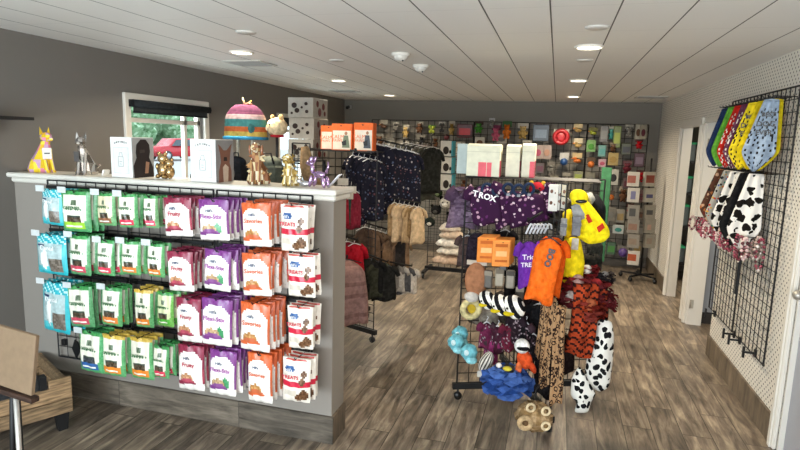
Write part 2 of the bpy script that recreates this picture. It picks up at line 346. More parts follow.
for z in (1.86, .22, 1.05):
    tag(MB().box((0, 0, 0), (.032, .006, .09), 'b9b3a4').tube([(-.016, -.004, -.045), (-.016, -.004, .045)], .006, 'a8a294').build('door_hinge', 'metal', loc=(XR + .03, 6.151, z)), 'steel hinge on the near doorway jamb, %s' % {1.86: 'the top one', .22: 'the bottom one', 1.05: 'the middle one'}[z], 'hinge', 'hinges on the near doorway jamb')
# rooms beyond the doorways
struct('wall_partition', MB().box((2.85, 6.30, H / 2), (2.64, .1, H), 'ffffff'), wall_mat('paint_bluegrey', '8f9399'))
struct('baseboard_partition', MB().box((2.85, 6.243, .06), (2.6, .014, .12), 'ffffff'), wall_mat('dark_base', '33302e'))
struct('wall_outer', MB().box((4.2, (YF + YB) / 2, H / 2), (.1, YB - YF, H), 'ffffff'), M_left)
# the white door behind the casing at the right edge
d = MB().box((XR + .05, 3.2, 1.02), (.04, .9, 2.02), 'ffffff')
for z in (.55, 1.5): d.bevbox((XR + .028, 3.2, z), (.01, .6, .7), 'ffffff', .004)
o = struct('door_1', d, wall_mat('door_grey', 'a3a5ad', .02, .4))
MB().tube([(XR + .03, 3.56, 1.0), (XR - .02, 3.56, 1.0)], .01, 'b5b0a5').ball((XR - .04, 3.56, 1.0), .028, 'b5b0a5').build('door_knob', 'metal', o)
# back room shelf seen through the far doorway
t = thing('shelving_unit', 'dark shelving unit seen through the far doorway on the right', 'shelf', (1.97, 8.35, 0))
for z in (.25, .75, 1.2, 1.62): MB().box((0, 0, z), (.8, .4, .03), '2a2a2c').build('shelf_board', 'paint', t)
for x, y in ((-.38, -.18), (.38, -.18), (-.38, .18), (.38, .18)): MB().box((x, y, .95), (.03, .03, 1.9), '1d1d1f').build('post', 'metal', t)
k = 0
for zi, z in enumerate((.265, .765, 1.215, 1.635)):
    for x in (-.28, -.1, .1, .28):
        k += 1; c = jit(['1f7a4d', '2a9a66', '23433a', '5d6a70'][(k * 3) % 4]); hh = rnd(.2, .3)
        o = MB().bevbox((0, 0, hh / 2), (.13, .2, hh), c, .01).build('storage_tub', 'plastic', loc=(1.97 + x, 8.28, z)); MB().bevbox((0, 0, hh - .01), (.14, .21, .03), jit('2fae78'), .006).build('lid', 'plastic', o)
        tag(o, '%s tub on the %s shelf of the back room unit, %s from left' % (['green', 'bright green', 'dark green', 'grey'][(k * 3) % 4], ['lowest', 'second lowest', 'third', 'top'][zi], ORD[(k - 1) % 4 + 1]), 'tub', 'tubs on the back room shelves')

# ------------------------------------------------------------------ windows
def window(n, w, shade=True):
    y0, y1, z0, z1 = w; x = XL
    m = MB()
    for y in (y0 + .035, y1 - .035): m.bevbox((x + .01, y, (z0 + z1) / 2), (.03, .07, z1 - z0), 'ffffff', .006)
    for z in (z0 + .035, z1 - .035): m.bevbox((x + .01, (y0 + y1) / 2, z), (.032, y1 - y0, .07), 'ffffff', .006)
    m.bevbox((x + .03, (y0 + y1) / 2, z0 + .01), (.1, y1 - y0 + .1, .025), 'ffffff', .006)
    o = struct('window_%d' % n, m, M_trim)
    s = MB(); zz = z1 - .22
    for y in (y0 + .085, y1 - .085, y1 - .30): s.box((x - .06, y, (z0 + z1) / 2), (.04, .04, z1 - z0 - .12), 'ffffff')
    for z in (z0 + .08, zz, z1 - .08): s.box((x - .06, (y0 + y1) / 2, z), (.04, y1 - y0 - .12, .04), 'ffffff')
    o2 = s.build('window_sash', M_trim, o)
    MB().box((x - .06, (y0 + y1) / 2, (z0 + z1) / 2), (.004, y1 - y0 - .14, z1 - z0 - .14), 'ffffff').build('window_glass', M_glass, o)
    r = MB().tube([(x + .055, y0 + .05, z1 - .085), (x + .055, y1 - .05, z1 - .085)], .032, '2b2e30', 12).box((x + .045, (y0 + y1) / 2, z1 - .13), (.006, y1 - y0 - .14, .05), '3a3d3f').tube([(x + .045, y0 + .07, z1 - .157), (x + .045, y1 - .07, z1 - .157)], .009, '222426')
    for y in (y0 + .045, y1 - .045): r.box((x + .05, y, z1 - .085), (.05, .01, .06), '1c1d1f')
    t = r.build('roller_shade', 'fabric'); tag(t, 'dark roller shade rolled up on the %s left window' % ['', 'near', 'far'][n], 'shade', 'roller shades')
window(1, W1); window(2, W2)
# outside: lawn, trees, hedge, a red car
gm = wall_mat('asphalt', 'a9a9a6'); MB().box((-34, 30, -.17), (60.8, 90, .1), 'ffffff').build('parking_lot', gm)['kind'] = 'structure'
def crown(mb, r, n, cols, fx=1, fz=1):
    for i in range(n):
        a, b_ = rnd(0, 2 * PI), math.asin(rnd(-.9, 1)); k = rnd(.75, 1.05) * r
        mb.ball((math.cos(a) * math.cos(b_) * k * .75 * fx, math.sin(a) * math.cos(b_) * k * .75, math.sin(b_) * k * .75 * fz), rnd(.22, .4) * r, jit(random.choice(cols), .06), 9, 6, fn=lambda d: 1 + .25 * math.sin(9 * d.x + 5 * d.z) * math.cos(8 * d.y))
for i, (y, r, s) in enumerate(((30, 3.4, 1.5), (37, 3.6, 1.5), (44.5, 3.7, 1.6), (52.5, 4, 1.7), (61, 4.2, 1.8), (23, 3.2, 1.5))):
    t = thing('leafy_tree', 'green leafy tree outside the window, %s' % ['behind the red car', 'second beyond the car', 'third along', 'fourth along', 'farthest along', 'nearest the shop front'][i], 'tree', (-35 - y * .12, y, -.11), group='trees outside the windows')
    MB().tube([(0, 0, 0), (.05, 0, 1), (0, .1, 2.6 * s)], .18, '5c4a39', 8, .1).build('trunk', 'fur', t)
    mb = MB(); crown(mb, r, 60, ['5f8a4e', '7ba564', '3f6b3a', '93b97b']); mb.T = Matrix.Identity(4); o = mb.build('crown', 'leaf', t, (0, 0, 2.2 * s))
def car():
    t = thing('red_car', 'red car parked outside the near left window', 'car', atz(176, 160, -.11), rz=-.25)
    P = [(-2.1, .3), (-2.2, .7), (-1.95, .95), (-1.1, 1.02), (-.55, 1.52), (1.2, 1.56), (1.95, 1.05), (2.2, .95), (2.22, .4), (2.1, .28)]
    m = MB(); n = len(P); rings = []
    for k, (xx, s_, zo) in enumerate(((-.9, .93, .03), (-.84, 1, 0), (.84, 1, 0), (.9, .93, .03))): rings.append([(xx * (1 if z < 1 else .82), y * s_, .3 + (z - .3) * (1 if s_ == 1 else .96) + zo) for y, z in P])
    m.loft(rings, 'b3202b'); m.build('car_body', 'gloss', t)
    w = MB()
    for sx in (-1, 1): w.prism([(-.95, 1.04), (-.5, 1.45), (.2, 1.48), (.2, 1.04)], sx * .0, sx * .0 + .001, '20262b')
    for sx in (-1, 1):
        for pts in ([(-.98, 1.02), (-.52, 1.44), (.15, 1.47), (.15, 1.02)], [(.22, 1.02), (.22, 1.47), (1.1, 1.45), (1.65, 1.05)]):
            q = [Vector((sx * (.905 - .16 * (z - 1.0) / .5), y, z)) for y, z in pts]; MB().add(q + [p - Vector((sx * .02, 0, 0)) for p in q], [(0, 1, 2, 3), (7, 6, 5, 4), (0, 4, 5, 1), (1, 5, 6, 2), (2, 6, 7, 3), (3, 7, 4, 0)], '39434a').build('side_window', 'gloss', t)
        for y in (-1.35, 1.35):
            o = MB().tube([(sx * .72, y, .34), (sx * .95, y, .34)], .34, '1b1b1c', 20).build('wheel', 'plastic', t)
            h = MB().tube([(sx * .93, y, .34), (sx * .965, y, .34)], .2, 'b9bcc0', 16)
            h.build('hubcap', 'metal', o)
    MB().box((0, -2.2, .45), (1.6, .12, .2), '8b1a22').build('bumper', 'plastic', t)
car()
# ------------------------------------------------------------------ ceiling fittings
def can(x, y, i, row):
    t = thing('recessed_light', 'round recessed ceiling light, %s in the %s row, lit' % (['nearest', 'middle', 'farthest'][i], row), 'ceiling light', (x, y, H - .001), group='lit recessed ceiling lights')
    MB().torus((0, 0, -.004), .085, .009, 'e9e5da').build('trim_ring', 'paint', t)
    o = MB().tube([(0, 0, -.006), (0, 0, -.001)], .078, 'fff6e0', 20).build('lens', M_lens, t)
    l = bpy.data.lights.new('downlight', 'AREA'); l.shape = 'DISK'; l.size = .15; l.energy = 20; l.color = (1, .86, .66); lo = bpy.data.objects.new('downlight', l); COL.objects.link(lo); lo.location = (x, y, H - .012); l.spread = 2.6
M_lens, nt_, b_ = newmat('lamp_lens'); b_.inputs['Emission Color'].default_value = (1, .9, .72, 1); b_.inputs['Emission Strength'].default_value = 5
for j, xx in enumerate((-2.39, .152, 2.3)):
    for i, yy in enumerate((3.92, 5.9, 7.85) if j < 2 else (5.2, 7.0)): can(xx, yy, i, ['left', 'right', 'added unseen side room'][j])  # side room lamps are added, out of view, to brighten the rooms past the doorways
for i, (x, y, w) in enumerate(((.159, 3.29, 'right of centre, nearest the camera'), (.152, 4.53, 'between the two nearer lit lights at right'), (-1.908, 3.18, 'above the half wall at left'), (-1.80, 4.40, 'just beyond the smoke alarms at left'))):
    tag(MB().tube([(0, 0, -.008), (0, 0, 0)], .055, 'd2cfc8', 20, .065).build('ceiling_speaker', 'paint', loc=(x, y, H - .001)), 'small flat white ceiling disc, %s' % w, 'ceiling disc', 'white ceiling discs')
for i, (x, y) in enumerate(((-1.161, 4.08), (-1.167, 4.73))):
    t = thing('smoke_alarm', 'white dome smoke alarm on the ceiling, the %s one' % ['nearer', 'farther'][i], 'smoke alarm', (x, y, H - .002), group='smoke alarms')
    MB().tube([(0, 0, -.02), (0, 0, 0)], .07, 'dedbd2', 20).build('base_plate', 'paint', t); MB().ball((0, 0, -.02), (.055, .055, .04), 'cfccc4', 16, 8).build('dome', 'plastic', t); MB().ball((.02, -.02, -.055), .008, '333333', 8, 6).build('sensor', 'gloss', t)
for i, (x, y) in enumerate(((-2.67, 4.52), (-2.84, 7.25), (1.106, 7.88))):
    t = thing('ceiling_vent', 'flush louvred ceiling vent %s' % ['above the near left window', 'by the far left window', 'at the far right corner'][i], 'vent', (x, y, H - .004))
    f = MB(); 
    for a, b2, c2, d2 in ((0, .15, .36, .03), (0, -.15, .36, .03), (.17, 0, .03, .3), (-.17, 0, .03, .3)): f.box((a, b2, 0), (c2, d2, .008), 'bdbab3')
    f.build('frame', 'paint', t); s = MB()
    for k in range(9): s.box((0, -.12 + .03 * k, .0), (.32, .014, .006), '8e8b85', rx=.5)
    s.build('louvre', 'paint', t); MB().box((0, 0, .003), (.33, .29, .001), '4b4946').build('backing', 'paint', t)
p = at(349, 106, YB - .05); t = thing('security_camera', 'small security camera in the far left ceiling corner', 'camera', (p.x, YB - .09, 2.3)); MB().tube([(0, .08, 0), (0, .02, .02)], .012, 'cccccc').box((0, .082, .02), (.05, .015, .05), 'cccccc').build('bracket', 'plastic', t); MB().tube([(0, .03, .02), (0, -.05, 0)], .025, '2b2b2b', 12).build('body', 'plastic', t); MB().ball((0, -.052, 0), .018, '111111').build('camera_lens', 'gloss', t)

# ------------------------------------------------------------------ light
w = bpy.data.worlds.new('world'); SC.world = w; w.use_nodes = True; bg = w.node_tree.nodes['Background']; bg.inputs[0].default_value = (.78, .9, 1, 1); bg.inputs[1].default_value = 2.2
def area(name, loc, rot, sx, sy, e, col, spread=PI):
    l = bpy.data.lights.new(name, 'AREA'); l.shape = 'RECTANGLE'; l.size = sx; l.size_y = sy; l.energy = e; l.color = col; l.spread = spread
    o = bpy.data.objects.new(name, l); COL.objects.link(o); o.location = loc; o.rotation_euler = rot; return o
area('shopfront_daylight', (-2.2, YF + .05, 1.25), (PI / 2 + .62, 0, 0), 2.0, 1.8, 165, (.78, .92, 1))
area('shopfront_daylight', (.2, YF + .05, 1.25), (PI / 2 + .55, 0, 0), 2.2, 1.8, 100, (.98, .97, 1))
area('window_daylight', (XL - 1.2, 4.46, 3.05), (0, -PI / 2 + .75, 0), 1.6, 1.6, 480, (.85, .95, 1))
area('window_daylight', (XL - 1.2, 7.0, 3.05), (0, -PI / 2 + .75, 0), 1.6, 1.6, 480, (.85, .95, 1))
SC.view_settings.view_transform = 'Standard'; SC.view_settings.look = 'None'; SC.view_settings.gamma = 1; SC.view_settings.exposure = .38; SC.view_settings.use_curve_mapping = False
# ------------------------------------------------------------------ half wall gridwall and treat pouches
def grid_mb(w, h, s=.0762, r=.0032, col='17181a', mb=None, frame=.006):
    """gridwall panel in x-z, origin bottom centre"""
    mb = mb or MB(); nx = round(w / s); nz = round(h / s)
    for i in range(nx + 1):
        x = -w / 2 + w * i / nx; rr = frame if i in (0, nx) else r; mb.tube([(x, 0, 0), (x, 0, h)], rr, col, 4, smooth=False)
    for j in range(nz + 1):
        z = h * j / nz; rr = frame if j in (0, nz) else r; mb.tube([(-w / 2, .004, z), (w / 2, .004, z)], rr, col, 4, smooth=False)
    return mb
GY = WY - .03
panels = []
for i, x in enumerate((-2.862, -2.242, -1.607)):
    t = thing('wire_gridwall', 'black wire gridwall panel on the half wall, %s of three' % ['leftmost', 'middle', 'rightmost'][i], 'gridwall', (x, GY, .285), group='gridwall panels on the half wall')
    grid_mb(.612, 1.20).build('wire_grid', 'paint', t)
    for sx in (-1, 1):
        for z in (.1, 1.1): MB().box((sx * .27, .017, z), (.03, .025, .04), '141415').build('wall_bracket', 'paint', t)
    panels.append((x, t))
t = MB().prism([(-.03, 0), (0, -.065), (.035, -.01), (.02, .05), (-.005, .065)], -.004, .004, '141517').build('wire_clip', 'plastic', loc=at(76, 349, GY - .015)); tag(t, 'small black angled bracket on the lower left of the gridwall', 'bracket')

def hexc(s): return tuple(int(s[i:i + 2], 16) / 255 for i in (0, 2, 4))
def paint_hills(c1, c2, food, extra):
    def f(u, v):
        if v > .93: return jit(c1, .05)
        top = .87 - 2.2 * abs(u - .47) ** 3.2
        low = .26 - .9 * (u - .35) ** 2 + .10 * u
        if low < v < top and abs(u - .5) < .475:
            if ((u - .4) / .24) ** 2 + ((v - .3) / .10) ** 2 < 1: return jit(food, .1)
            if extra and ((u - .68) / .12) ** 2 + ((v - .3) / .14) ** 2 < 1: return jit(extra, .04)
            return 'f4f1ea' if (u + v) % .31 > .05 else 'e2ddd6'
        if v > .52: return c1
        if v > .14 + .02 * u: return c2 if v > .2 else c1
        return 'ebe7df'
    return f
def paint_treats(u, v):
    if v > .94: return 'b5453a' if abs(u - .5) < .45 else 'd8d0c2'
    if .70 < v < .84 and .12 < u < .5 and ((u - .3) / .2) ** 2 + ((v - .77) / .07) ** 2 < 1: return '2f5b94'
    for cx, cy, r in ((.80, .67, .105), (.74, .50, .10), (.80, .20, .15), (.62, .13, .11)):
        if ((u - cx) / r) ** 2 + ((v - cy) / (r * .8)) ** 2 < 1: return jit('6b4a30', .12)
    if .38 < v < .52: return 'c3203c'
    if .18 < v < .3 and .1 < u < .55: return 'cfc6b6'
    return 'e6dfd2'
def paint_green(side, bot, panel='e9e7d6', top='3f8f4c'):
    def f(u, v):
        if v > .93: return jit(top, .06)
        b = .07 + .10 * max(0, .45 - v) + .06 * abs(v - .5)
        if u < b or u > 1 - b - .03: return jit(side, .05)
        if v < .07: return side
        if v < .24: return bot if not (.11 < v < .15 and .2 < u < .75) else 'f2efe2'
        if v < .36 and abs(u - .5) < .27: return jit(('4a3d2c' if bot != '2e5f9e' else '3b3f45'), .12)
        if .36 < v < .43 and abs(u - .5) < .25: return '39473d'
        if .66 < v < .78 and abs(u - .5) < .11: return jit('5c6f55', .1)
        if .53 < v < .60 and abs(u - .5) < .3 and int(u * 17) % 2: return '3d7a48'
        return panel
    return f
def paint_teal(u, v):
    if v > .80: return 'bfeaea' if (int(u * 16) + int(v * 26)) % 3 == 0 else '22a6b4'
    if u < .09 or u > .91 or v < .10: return '2bb0bb'
    if .70 < v < .77 and u < .36: return '22375e'
    if ((u - .36) / .1) ** 2 + ((v - .40) / .26) ** 2 < 1: return 'eef0ec'
    if v < .42 and u > .5: return jit('6f665c', .1)
    if v < .2: return '4fbcc4'
    return jit('a9bfc0', .04)
KINDS = {
 'teal': (paint_teal, '22a3b0', 'teal'),
 'lime': (paint_green('4f9a62', '9ccb3c'), '2f8a45', 'green with a lime base'),
 'tan': (paint_green('6aa56e', '8a5a3c', 'd9cfae'), '3f6f45', 'green and tan'),
 'redbase': (paint_green('5fa56b', 'd63a55'), '3b8a4b', 'green with a red base'),
 'pink': (paint_green('76aa76', 'e0506e'), '3f6f45', 'narrow green and pink'),
 'orangebase': (paint_green('62a86a', 'e07f35'), '3b8a4b', 'green with an orange base'),
 'brightgreen': (paint_green('74b858', '4faf3a', 'd5ddb0'), '4ea83c', 'bright green'),
 'bluebase': (paint_green('57a76c', '2e5f9e'), '3f8a58', 'green with a blue base'),
 'yelloworange': (paint_green('60a86c', 'ea8a2e', 'ebe8d6', 'cfae48'), 'b89c48', 'yellow-topped green and orange'),
 'rosebase': (paint_green('589a66', 'c9485c'), '2f8a45', 'green with a rose base'),
 'maroon': (paint_hills('8a2a44', 'b04a5c', 'b98a62', None), '7c1c36', 'maroon and white'),
 'purple': (paint_hills('7a3a82', '87508c', 'b89a72', '3f8f5c'), '6d2977', 'purple and white'),
 'orange': (paint_hills('cf6234', 'c06440', 'b5854c', None), 'c9531f', 'orange and white'),
 'white': (paint_treats, 'ddd6c9', 'cream and red'),
}
def paintq(fn):
    def g(u, v): return fn(u, v)
    return g
def pouch_mesh(w, h, kind, thick=.028):
    fn, back, _ = KINDS[kind]; random.seed(hash((round(w, 2), kind)) % 999 if False else int(w * 1000) + len(kind))
    ph = rnd(0, 6)
    def T(v): return thick * (.12 + 1.0 * (math.sin(PI * min(1, max(0, (1 - v) * .94 + .06))) ** .55) * (.55 + .75 * (1 - v)))
    def W(v): return w / 2 * (1 - .03 * math.sin(PI * v) + (.0 if v > .08 else -.05 * (1 - v / .08)))
    def P(sy):
        def f(u, v):
            a = 2 * u - 1; y = sy * T(v) * max(0, 1 - abs(a) ** 2.6) ** .7
            y += .0035 * math.sin(9 * a + 7 * v + ph) * max(0, 1 - a * a) * (1 if sy < 0 else .3) * (v < .97)
            return (a * W(v) * (1), y + .004 * math.sin(4 * a + ph) * v, v * h - h)
        return f
    m = MB(); m.sheet(P(-1), 20, 24, fn)
    # side seams
    m.sheet(lambda u, v: P(1)(1 - u, v), 8, 10, lambda u, v: back)
    return m
PM = {}
def make_pouch(kind, w, h, label, loc, rz, ry, group, full=True):
    key = (kind, round(w, 2), round(h, 2))
    if key not in PM:
        PM[key] = (pouch_mesh(w, h, kind).mesh('pouch_body', 'film'), {})
    t = thing('treat_pouch', label, 'treat pouch', loc, rz, group); t.rotation_euler = (0, ry, rz)
    o = bpy.data.objects.new('pouch_body', PM[key][0]); COL.objects.link(o); o.parent = t
    if full:
        fr = lambda z: -.036
        if kind in ('maroon', 'purple', 'orange'):
            c = {'maroon': 'b4334b', 'purple': '9a3f9c', 'orange': 'cf5a2a'}[kind]; s = {'maroon': 'Fruity', 'purple': 'Flexi-Stix', 'orange': 'Savories'}[kind]
            text(s, w * .19, c, t, (0, -.036, -h * .40), bold=.0006); text("Hill's", w * .12, '28406b', t, (-.01, -.034, -h * .26), bold=.0004)
        elif kind == 'white': text("Hill's", w * .13, 'f4f4f4', t, (-w * .2, -.034, -h * .235)); text('TREATS', w * .17, 'c3203c', t, (-w * .14, -.036, -h * .40), bold=.0006)
        elif kind == 'teal': text('Dental', w * .16, 'ffffff', t, (0, -.036, -h * .32))
        else: text('GREENIES', w * .13, '2c6a3c', t, (-.004, -.036, -h * .40), bold=.0004)
        MB().box((0, -.001, -.004), (w * .9, .007, .012), KINDS[kind][1]).tube([(-.012, -.006, -.008), (.012, -.006, -.008)], .004, '1a1a1a', 6).build('header_strip', 'film', t)
    return t
ROWS = ['top', 'second', 'third', 'bottom']
# (row, kind, bbox px of the front pouch, copies behind)
ST = [
 (0, 'teal', 41, 187, 64, 222, 2), (0, 'lime', 62, 187, 90, 227, 2), (0, 'tan', 96, 192, 115, 224, 2), (0, 'redbase', 118, 190, 137, 223, 2), (0, 'pink', 143, 192, 157, 224, 2),
 (0, 'maroon', 162, 197, 190, 235, 3), (0, 'purple', 199, 198, 229, 238, 4), (0, 'orange', 241, 198, 271, 241, 4), (0, 'white', 279, 200, 308, 246, 2),
 (1, 'teal', 36, 234, 68, 273, 2), (1, 'rosebase', 69, 235, 91, 274, 2), (1, 'redbase', 98, 240, 115, 275, 2), (1, 'orangebase', 121, 241, 140, 274, 2), (1, 'orangebase', 147, 243, 165, 276, 1),
 (1, 'maroon', 166, 251, 192, 290, 3), (1, 'purple', 204, 250, 232, 290, 4), (1, 'orange', 242, 253, 271, 295, 4), (1, 'white', 288, 254, 317, 296, 1),
 (2, 'teal', 41, 282, 71, 331, 2), (2, 'rosebase', 68, 286, 92, 326, 2), (2, 'orangebase', 102, 287, 122, 325, 2), (2, 'yelloworange', 134, 289, 152, 326, 2), (2, 'brightgreen', 157, 292, 174, 326, 2),
 (2, 'maroon', 176, 298, 201, 341, 3), (2, 'purple', 203, 299, 233, 345, 4), (2, 'orange', 239, 303, 270, 350, 4), (2, 'white', 287, 306, 313, 348, 2),
 (3, 'bluebase', 79, 331, 103, 371, 2), (3, 'yelloworange', 102, 335, 125, 375, 2), (3, 'yelloworange', 128, 337, 152, 378, 2), (3, 'redbase', 154, 345, 170, 377, 2),
 (3, 'maroon', 178, 345, 204, 389, 3), (3, 'purple', 209, 350, 236, 394, 4), (3, 'orange', 247, 353, 273, 401, 4), (3, 'white', 283, 358, 311, 401, 2)]
cnt = [0] * 4; tot = [sum(1 for s in ST if s[0] == r) for r in range(4)]
FY = GY - .215
for r, kind, x0, y0, x1, y1, n in ST:
    cnt[r] += 1; a = at(x0, y0, FY); b = at(x1, y0, FY); c = at((x0 + x1) / 2, y1, FY); w = (b - a).length * .98; h = a.z * .5 + b.z * .5 - c.z; zt = (a.z + b.z) / 2; xc = (a.x + b.x) / 2
    if r == 0: zt = min(zt, 1.455)
    # hook on the nearest panel
    px, pt = min(panels, key=lambda q: abs(q[0] - xc))
    hk = MB().tube([(xc - px, -.002, zt - .285 - .010), (xc - px, -.235, zt - .285 - .002), (xc - px, -.245, zt - .285 + .012)], .0032, '1a1a1b', 5).build('hook', 'paint', pt)
    # clear price tag holder at the front of some hooks
    if (kind in ('teal', 'lime', 'tan', 'redbase', 'rosebase', 'orangebase', 'bluebase')) and r < 3 or kind == 'bluebase':
        MB().box((xc - px - w * .42, -.238, zt - .285 + .004), (.062, .002, .036), 'c9cfcf').build('price_tag', 'film', hk)
    where = '%s hook, %s row' % (ORD[cnt[r]], ROWS[r])
    for k in range(n + 1):
        y = FY + k * (.185 / max(n, 4)) * 1.0
        pos = 'front' if k == 0 else ('back' if k == n else '%s back' % ORD[k])
        lab = '%s treat pouch, %s on %s' % (KINDS[kind][2], 'foremost' if k == 0 else ('rearmost' if k == n else '%s back' % ORD[k]), where)
        random.seed(int(xc * 977) + k * 13 + r); make_pouch(kind, w, h, lab, (xc + rnd(-.006, .006) + (k > 0) * rnd(0, .012), y, zt - rnd(0, .004)), rnd(-.06, .06) - (.05 if kind in ('teal',) else 0), rnd(-.045, .045), 'treat pouches on the half wall', full=(k == 0))
for r in range(4):
    zs = [min(at(q[2], q[3], FY).z, 1.455) for q in ST if q[0] == r]; zz = sum(zs) / len(zs)
    for x, pt in panels: MB().box((0, -.012, zz - .285 - .012), (.60, .012, .02), '161617').build('hook_rail', 'paint', pt)
random.seed(11)
# ------------------------------------------------------------------ on the cap of the half wall
CZ = 1.5235
CY = WY + WT / 2 - .01
def cpx(px): return at(px, 185, CY).x
SIL = ['b9b6b2', 'dad7d4', '8c8783', 'c7bfb8']
GOLD = ['c8a24a', 'e6cf8a', '9a7430', 'f0e3b8', 'b88a3a']
def sitting(name, label, loc, h, cols, mat, ears='cat', rz=0, tailcol=None, tagc=None, facet=True, bodycols=None):
    """faceted sitting animal ornament, about h tall, faces +x before rz"""
    t = thing(name, label, 'figurine', loc, rz); k = h / .2; R = random.Random(int(h * 1000 + loc[0] * 100))
    def c(i, j): return jit(cols[(int(i * 6) * 3 + int(j * 8)) % len(cols)], .03)
    b = MB(); rings = []
    for i, (z, x, rx, ry) in enumerate(((0, -.01, .045, .04), (.02, -.012, .052, .044), (.06, -.005, .045, .038), (.1, .015, .032, .028), (.13, .025, .022, .02), (.145, .03, .02, .018))):
        rings.append([((x + rx * math.cos(2 * PI * j / 8)) * k, ry * math.sin(2 * PI * j / 8) * k, z * k) for j in range(8)])
    b.loft(rings, c, smooth=not facet)
    for s in (-1, 1): b.loft([[((-.015 + .03 * q * math.cos(2 * PI * j / 7)) * k, (s * .035 + .016 * q * math.sin(2 * PI * j / 7)) * k, zz * k) for j in range(7)] for zz, q in ((0, .9), (.015, 1.15), (.05, .6), (.06, .1))], c, smooth=not facet)
    b.build('body', mat, t)
    for s in (-1, 1): MB().loft([[((x + .011 * q * math.cos(2 * PI * j / 6)) * k, (s * .016 + .009 * q * math.sin(2 * PI * j / 6)) * k, z * k) for j in range(6)] for z, x, q in ((0, .052, 1.1), (.012, .047, .9), (.06, .036, .85), (.11, .028, 1.2))], c, smooth=not facet).build('front_leg', mat, t)
    hd = MB().ball((.036 * k, 0, .163 * k), (.028 * k, .024 * k, .024 * k), c, 8, 6).ball((.062 * k, 0, .156 * k), (.017 * k, .012 * k, .011 * k), c, 6, 5); hd.sm = [not facet] * len(hd.sm)
    o = hd.build('head', mat, t)
    for s in (-1, 1):
        e = MB()
        if ears == 'cat': e.add([(x * k, y * k, z * k) for x, y, z in ((.03, s * .008, .18), (.034, s * .024, .175), (.02, s * .02, .172), (.026, s * .022, .212))], [(0, 1, 2), (0, 1, 3), (1, 2, 3), (2, 0, 3)], cols[0])
        elif ears == 'round': e.ball((.03 * k, s * .02 * k, .188 * k), (.008 * k, .011 * k, .012 * k), cols[0], 8, 6)
        else: e.ball((.03 * k, s * .027 * k, .155 * k), (.01 * k, .006 * k, .022 * k), cols[-1], 8, 6)
        e.build('ear', mat, o)
    MB().tube([(-.05 * k, 0, .012 * k), (-.075 * k, .01 * k, .02 * k), (-.078 * k, .03 * k, .035 * k), (-.065 * k, .045 * k, .045 * k)], .009 * k, tailcol or cols[1 % len(cols)], 6, .004 * k).build('tail', mat, t)
    if tagc: MB().box((.055 * k, -.015 * k, .09 * k), (.002, .036 * k, .05 * k), tagc, rz=-.5).box((.057 * k, -.016 * k, .09 * k), (.002, .022 * k, .006 * k), '555555', rz=-.5).build('price_tag', 'paper', t)
    return t
sitting('cat_figurine', 'yellow and pink faceted sitting cat figurine with a price tag', (cpx(44), CY, CZ), .285, ['e3c22f', 'f0d84a', 'e08aa8', 'e9b23a', 'c8a0c0'], 'gloss', rz=-.1, tailcol='1d1d1f', tagc='e9e6df')
sitting('cat_figurine', 'silver faceted sitting cat figurine with a dark tag', (cpx(86.5), CY, CZ), .262, SIL, 'foil', rz=-1.2, tagc='5a5654')
